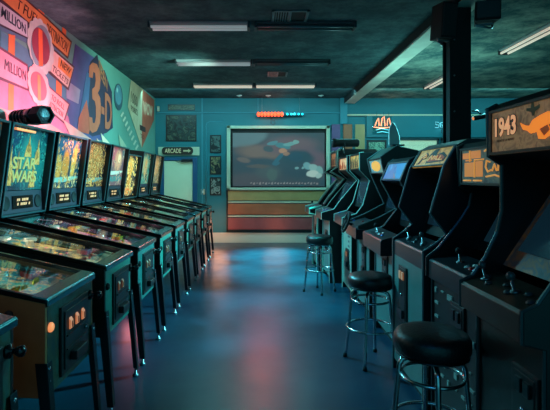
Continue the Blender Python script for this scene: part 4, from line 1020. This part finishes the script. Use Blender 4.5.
# ------------------------------------------------------------------ bar stools
def stool():
    t = thing('bar_stool', 'x', 'stool', (0, 0, 0), 'chrome legged bar stools')
    mb = MB(); mb.lathe([(.001, .65), (.16, .65), (.172, .658), (.179, .675), (.181, .70), (.178, .725), (.168, .744), (.145, .755), (.09, .762), (.001, .763)], n=36); mb.build('seat', M['vinyl'], t)
    mb = MB(); mb.lathe([(.165, .643), (.172, .645), (.172, .652), (.165, .653)], n=36); mb.build('seat_band', M['darksteel'], t)
    mb = MB(); mb.lathe([(.001, .635), (.14, .635), (.15, .65), (.001, .65)], n=24); mb.build('swivel_plate', M['darksteel'], t)
    for k in range(4):
        a = PI / 4 + PI / 2 * k + .25; c, s = math.cos(a), math.sin(a)
        pr = [(.02, .618), (.10, .616), (.135, .605), (.15, .58), (.155, .54), (.17, .36), (.178, .27), (.20, .06), (.208, .012)]
        mb = MB(); mb.tube([(r * c, r * s, z) for r, z in pr], .0125, 8); leg = mb.build('leg', M['chrome'], t)
        mb = MB(); mb.lathe([(.016, 0), (.018, .012), (.016, .03)], (.209 * c, .209 * s, 0), n=10); mb.build('foot_cap', M['matte'], leg)
    for z, r in ((.535, .147), (.30, .188)):
        mb = MB(); mb.tube(circle((0, 0, z), r, 36), .0095, 8, closed=True); mb.build('foot_ring', M['chrome'], t)
    return t
st = stool()
for i, (x, y, rz, lb) in enumerate(((.82, 2.15, .35, 'round black bar stool nearest the camera, cut off by the bottom edge'),
                                    (.875, 3.57, .1, 'round black bar stool in the middle, before the tilted yellow marquee machine'),
                                    (.76, 5.75, .55, 'round black bar stool farthest away, before the tallest arcade machine'))):
    o = st if i == 0 else copy_tree(st)
    o.location = (x, y, 0); o.rotation_euler.z = rz; o['label'] = lb
    k = (.985, .97, .95)[i]; o.scale = (k, k, (.955, .91, .95)[i])

# ------------------------------------------------------------------ ceiling things
BX0, BX1, BZ = 1.88, 2.12, 3.13
t = thing('ceiling_beam', 'long boxed beam running along the ceiling from the post to the back wall', 'beam', (2.0, 4.3, ZC))
mb = MB(); mb.box(BX0 - 2, BX1 - 2, YN - 4.3 + .01, YB - 4.3 - .002, BZ - ZC, -.002); mb.build('boxing', mat('beam_dark', '#16282b', .7), t)
mb = MB(); mb.box(BX0 + .02 - 2, BX1 - 2, YN - 4.3 + .01, YB - 4.3 - .004, BZ - ZC - .012, BZ - ZC); mb.build('lit_soffit', mat('beam_soffit_lit', '#dfe6d6', .6, var=.15, scale=3), t)  # light on the beam's underside put into a pale colour

t = thing('support_post', 'tall black steel post standing behind the arcade machines', 'post', (1.955, 4.476, 0))
mb = MB(); w = .105
d_ = .088; mb.box(-w, w, -d_, -d_ + .02, 0, BZ - .014); mb.box(-w, w, d_ - .02, d_, 0, BZ - .014); mb.box(-w * .75, w * .75, -d_ + .02, d_ - .02, 0, BZ - .014); mb.build('post', M['matte'], t, bevel=.004)
mb = MB(); mb.box(-.092, .125, -.095, .095, 0, .012); mb.build('base_plate', M['darksteel'], t)
mb = MB()
for z in (1.75, 2.1, 2.45, 2.8): mb.lathe([(.008, 0), (.008, .006), (.002, .008)], (-.06, -d_, z), (0, -1, 0), 8)
mb.build('bolt', M['steel'], t)

def speaker(label, loc, rz, tilt, s):
    t = thing('wall_speaker', label, 'speaker', loc, 'black speakers on the post', rz)
    R_ = Matrix.Rotation(tilt, 4, 'X')
    mb = MB(); mb.prism([(-.09 * s, -.13 * s), (.09 * s, -.13 * s), (.065 * s, .10 * s), (-.065 * s, .10 * s)], 0, .36 * s, 'z'); mb.xf(R_).build('cabinet', M['matte'], t, bevel=.008)
    mb = MB(); mb.box(-.08 * s, .08 * s, -.138 * s, -.13 * s, .02, .34 * s); mb.xf(R_).build('grille', M['black'], t, bevel=.003)
    mb = MB(); mb.tube([(-.07 * s, -.05, .0), (-.07 * s, -.05, -.03), (.03 * s, 0, -.045), (.06 * s, .06, -.03), (.06 * s, .06, .01)], .012, 6); mb.box(-.07 * s, .05 * s, -.06, -.03, -.03, -.018); mb.build('bracket', M['steel'], t)
    return t
speaker('smaller black speaker on the left side of the post near the ceiling', (1.765, 4.40, 2.80), .25, .12, .92)
speaker('larger black speaker on the right side of the post touching the top of the photo', (2.20, 4.40, 2.96), -.3, .10, 1.25)
t = thing('security_camera', 'small black bullet camera with orange tip on the right side of the post', 'camera', (2.165, 4.40, 2.05))
mb = MB(); mb.lathe([(.02, -.08), (.024, -.07), (.024, .07), (.018, .08)], (0, 0, 0), (-1, 0, -.22), 14); mb.build('body', M['black'], t)
mb = MB(); mb.lathe([(.017, 0), (.017, .006), (.002, .008)], Vector((-1, 0, -.22)).normalized() * .08, (-1, 0, -.22), 12); mb.build('lens', M['orange_soft'], t)
mb = MB(); mb.tube([(.0, .0, .02), (-.03, .02, .06), (-.08, .03, .06)], .008, 6); mb.build('arm', M['black'], t)

def tube_light(label, cx, cy, along, lit, ln=1.14, fw=.16, warm=False):
    t = thing('ceiling_light', label, 'ceiling light', (cx, cy, ZC), 'tube lights on the ceiling', 0 if along == 'x' else PI / 2)
    h = ln / 2
    mb = MB(); mb.prism([(-fw / 2, 0), (-fw / 2, -.02), (-.03, -.05), (.03, -.05), (fw / 2, -.02), (fw / 2, 0)], -h, h, 'x')
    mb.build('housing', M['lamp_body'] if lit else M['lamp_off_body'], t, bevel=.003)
    for s in (-1, 1):
        mb = MB(); mb.box(s * h - .012, s * h + .012, -fw / 2, fw / 2, -.075, -.0); mb.build('end_cap', M['lamp_cap'], t, bevel=.003)
    for y in (-.05, .05):
        mb = MB(); mb.tube([(-h + .02, y, -.058), (h - .02, y, -.058)], .016, 10)
        mb.build('fluorescent_tube', (M['tube_warm'] if warm else M['tube_lit']) if lit else M['tube_off'], t)
    return t
M['lamp_body'] = mat('lamp_housing_lit', '#7d8c8e', .5); M['lamp_cap'] = mat('lamp_cap_dark', '#26343a', .5); M['lamp_off_body'] = mat('lamp_housing_unlit', '#2c3c40', .5)
M['tube_lit'] = mat('tube_dim_white', '#b8c4c4', .4, emit=.26, ecol='#c8d0d4'); M['tube_warm'] = mat('tube_warm_white', '#d8d2c0', .4, emit=.6, ecol='#e8dcc8'); M['tube_off'] = mat('tube_unlit', '#4a6066', .25)
tube_light('lit pinkish white tube light nearest the camera, left half of its row', -.70, 5.2, 'x', True)
tube_light('unlit dark tube light nearest the camera, right half of its row', .52, 5.2, 'x', False)
tube_light('lit white tube light, left half of the middle row', -.70, 6.85, 'x', True)
tube_light('unlit dark tube light, right half of the middle row', .48, 6.85, 'x', False)
tube_light('lit warm tube light, left half of the farthest row', -.70, 8.55, 'x', True, warm=True)
tube_light('lit warm tube light, right half of the farthest row', .48, 8.55, 'x', True, warm=True)
tube_light('lit tube light running lengthwise right of the post, the nearer of two', 3.40, 5.7, 'y', True, warm=True)
tube_light('lit tube light running lengthwise partly behind the post', 3.24, 8.15, 'y', True, warm=True)

def vent(label, cx, cy, w, l):
    t = thing('ceiling_vent', label, 'vent', (cx, cy, ZC), 'ceiling vents')
    mb = MB(); e = .03
    mb.box(-w, w, -l, -l + e, -.015, 0); mb.box(-w, w, l - e, l, -.015, 0); mb.box(-w, -w + e, -l, l, -.015, 0); mb.box(w - e, w, -l, l, -.015, 0); mb.box(-.012, .012, -l, l, -.016, 0)
    mb.build('frame', M['vent'], t, bevel=.002)
    mb = MB(); mb.box(-w + e, w - e, -l + e, l - e, -.004, 0); mb.build('backing', M['matte'], t)
    for i in range(6):
        x = -w + e + .01 + (w - e) * .95 * i / 6
        mb = MB(); mb.box(x, x + .012, -l + e, l - e, -.012, -.003); mb.build('slat', M['vent'], t)
    return t
M['vent'] = mat('vent_metal', '#5c7478', .5, .3)
vent('square ceiling vent nearest the camera above the front tube lights', .33, 4.98, .20, .19)
vent('small ceiling vent farther back between the middle and last tube rows', .30, 7.72, .17, .20)
for lb, x, y in (('leftmost of the three small white sprinkler heads before the back wall', -.45, 9.75), ('middle one of the three small white sprinkler heads before the back wall', .18, 9.75), ('rightmost of the three small white sprinkler heads before the back wall', 1.32, 9.75)):
    t = thing('sprinkler_head', lb, 'sprinkler', (x, y, ZC), 'sprinkler heads')
    mb = MB(); mb.lathe([(.06, 0), (.055, -.012), (.02, -.016), (.015, -.03)], (0, 0, 0), n=14); mb.build('escutcheon', M['white'], t)
    mb = MB(); mb.lathe([(.001, -.03), (.025, -.03), (.03, -.034), (.001, -.036)], (0, 0, 0), n=14); mb.build('deflector', M['steel'], t)

# ------------------------------------------------------------------ light
W_ = bpy.data.worlds.new('dusk'); SC.world = W_; W_.use_nodes = True
bgn = W_.node_tree.nodes['Background']; bgn.inputs[0].default_value = (.05, .42, .52, 1); bgn.inputs[1].default_value = .7
def area(name, loc, aim, sx, sy, power, col):
    l = bpy.data.lights.new(name, 'AREA'); l.shape = 'RECTANGLE'; l.size = sx; l.size_y = sy; l.energy = power; l.color = col
    o = bpy.data.objects.new(name, l); COL.objects.link(o); o.location = loc
    o.rotation_euler = (Vector(aim) - Vector(loc)).to_track_quat('-Z', 'Y').to_euler(); return o
def spot(name, loc, aim, ang, power, col, blend=.6, r=.05):
    l = bpy.data.lights.new(name, 'SPOT'); l.spot_size = math.radians(ang); l.energy = power; l.color = col; l.spot_blend = blend; l.shadow_soft_size = r
    o = bpy.data.objects.new(name, l); COL.objects.link(o); o.location = loc
    o.rotation_euler = (Vector(aim) - Vector(loc)).to_track_quat('-Z', 'Y').to_euler(); return o
def point(name, loc, power, col, r=.04, spec=1):
    l = bpy.data.lights.new(name, 'POINT'); l.specular_factor = spec; l.energy = power; l.color = col; l.shadow_soft_size = r
    o = bpy.data.objects.new(name, l); COL.objects.link(o); o.location = loc; return o
# added unseen teal fill on the back wall
area('back_wall_fill', (-.2, 8.9, 3.18), (-.2, 10.1, 1.6), 4.2, .1, 28, (.35, .95, 1))
area('back_wall_fill_right', (4.2, 8.9, 3.18), (4.2, 10.1, 1.6), 4.0, .1, 26, (.25, .95, 1))
# light of the tubes, filtered teal
for x, y, p in ((-.70, 5.2, 5), (-.70, 6.85, 9), (-.70, 8.55, 14), (.48, 8.55, 14)):
    area('tube_glow', (x, y, 3.15), (x, y, 0), 1.1, .1, p, (.20, .92, 1))
for x, y, p in ((3.40, 5.7, 30), (3.24, 8.15, 30)):
    area('tube_glow', (x, y, 3.12), (x - .4, y, 0), .1, 1.1, p, (.25, .95, 1))
for y, p in ((5.3, 500), (6.9, 2000), (8.5, 2800)):
    spot('aisle_pool_fill', (.20, y, 3.14), (.20, y, 0), 37, p, (.04, .90, .88), .7, .08)  # added spots that make the teal pool on the aisle floor
# added unseen fill spots for the pinball fronts and the arcade fronts
spot('side_fill', (2.75, 5.0, 3.0), (-1.0, 3.9, .6), 64, 2000, (.14, .85, .95), .8, .2)
spot('side_fill', (2.75, 8.2, 3.0), (-.9, 6.6, .6), 60, 1250, (.14, .85, .95), .8, .2)
spot('left_fill', (-1.9, 6.0, 3.1), (1.1, 4.8, .6), 70, 1050, (.14, .80, 1), .8, .2)
area('rear_fill', (-.6, -1.0, 3.1), (-.6, 3, .2), 1.2, .5, 9, (.03, .33, 1))  # added unseen blue fill from behind the camera
point('sign_glow', (0.2, 9.7, 2.83), 4, (1, .20, .12), .12)
spot('sign_beam', (.05, 9.75, 2.83), (0, 3.2, 0), 32, 55, (1, .16, .14), .8, .16)
point('neon_glow', (2.69, 9.93, 2.62), 2.2, (1, .35, .22), .02)
point('neon_glow', (4.06, 9.93, 2.60), .8, (.3, .9, 1), .02)
point('bulb_glow', (.75, 9.93, 2.87), 1.2, (.1, .9, 1), .02)
# pink stage light thrown up the mural
spot('pink_stage_light', (-1.45, 4.75, 2.05), (-2.35, 4.78, 2.32), 122, 140, (1, .26, .36))
area('soffit_fill', (2.5, 6.6, 1.95), (2.3, 6.8, 3.2), 1.6, .5, 20, (.35, 1, .92))  # added unseen light that lifts the beam soffit and right ceiling
# warm glow at the foot of the back wall, red glow under the pinball row
point('floor_glow', (-.95, 9.6, .45), 12, (1, .42, .24), .3, .10)
point('floor_glow', (.35, 9.85, .40), 2.5, (1, .5, .3), .3, .12)
point('red_glow', (-1.45, 5.0, .30), 2.2, (1, .25, .28), .06)
# small lamps under the playfield glass of the nearer pinball machines
for far, p, c in ((2.55, .5, (.45, 1, .95)), (3.31, .5, (1, .75, .55)), (4.05, .6, (1, .45, .65)), (4.83, .6, (1, .45, .60)), (5.61, .5, (1, .7, .6)), (6.39, .4, (.8, 1, .9)), (7.10, .4, (.7, 1, .9)), (7.92, .4, (.7, 1, .9))):
    point('playfield_lamp', (XF - .22, far - .28, .955), p, c, 0, 0); point('playfield_lamp', (XF - .66, far - .28, 1.03), p, c, 0, 0)
spot('near_fill', (-1.15, .95, 2.7), (-1.35, 2.0, .72), 34, 20, (1, .72, .42), .7, .08)  # added unseen warm light on the brown cabinet side
spot('mural_fill', (-.5, 6.4, 2.9), (-2.35, 7.4, 2.2), 110, 190, (.55, 1, .85), .8, .2)
SC.view_settings.view_transform = 'Standard'; SC.view_settings.look = 'None'; SC.view_settings.gamma = 1; SC.view_settings.exposure = 0
SC.view_settings.use_curve_mapping = False
SC.cycles.max_bounces = 8; SC.cycles.transparent_max_bounces = 12; SC.cycles.use_denoising = True
SC.cycles.caustics_reflective = False; SC.cycles.caustics_refractive = False
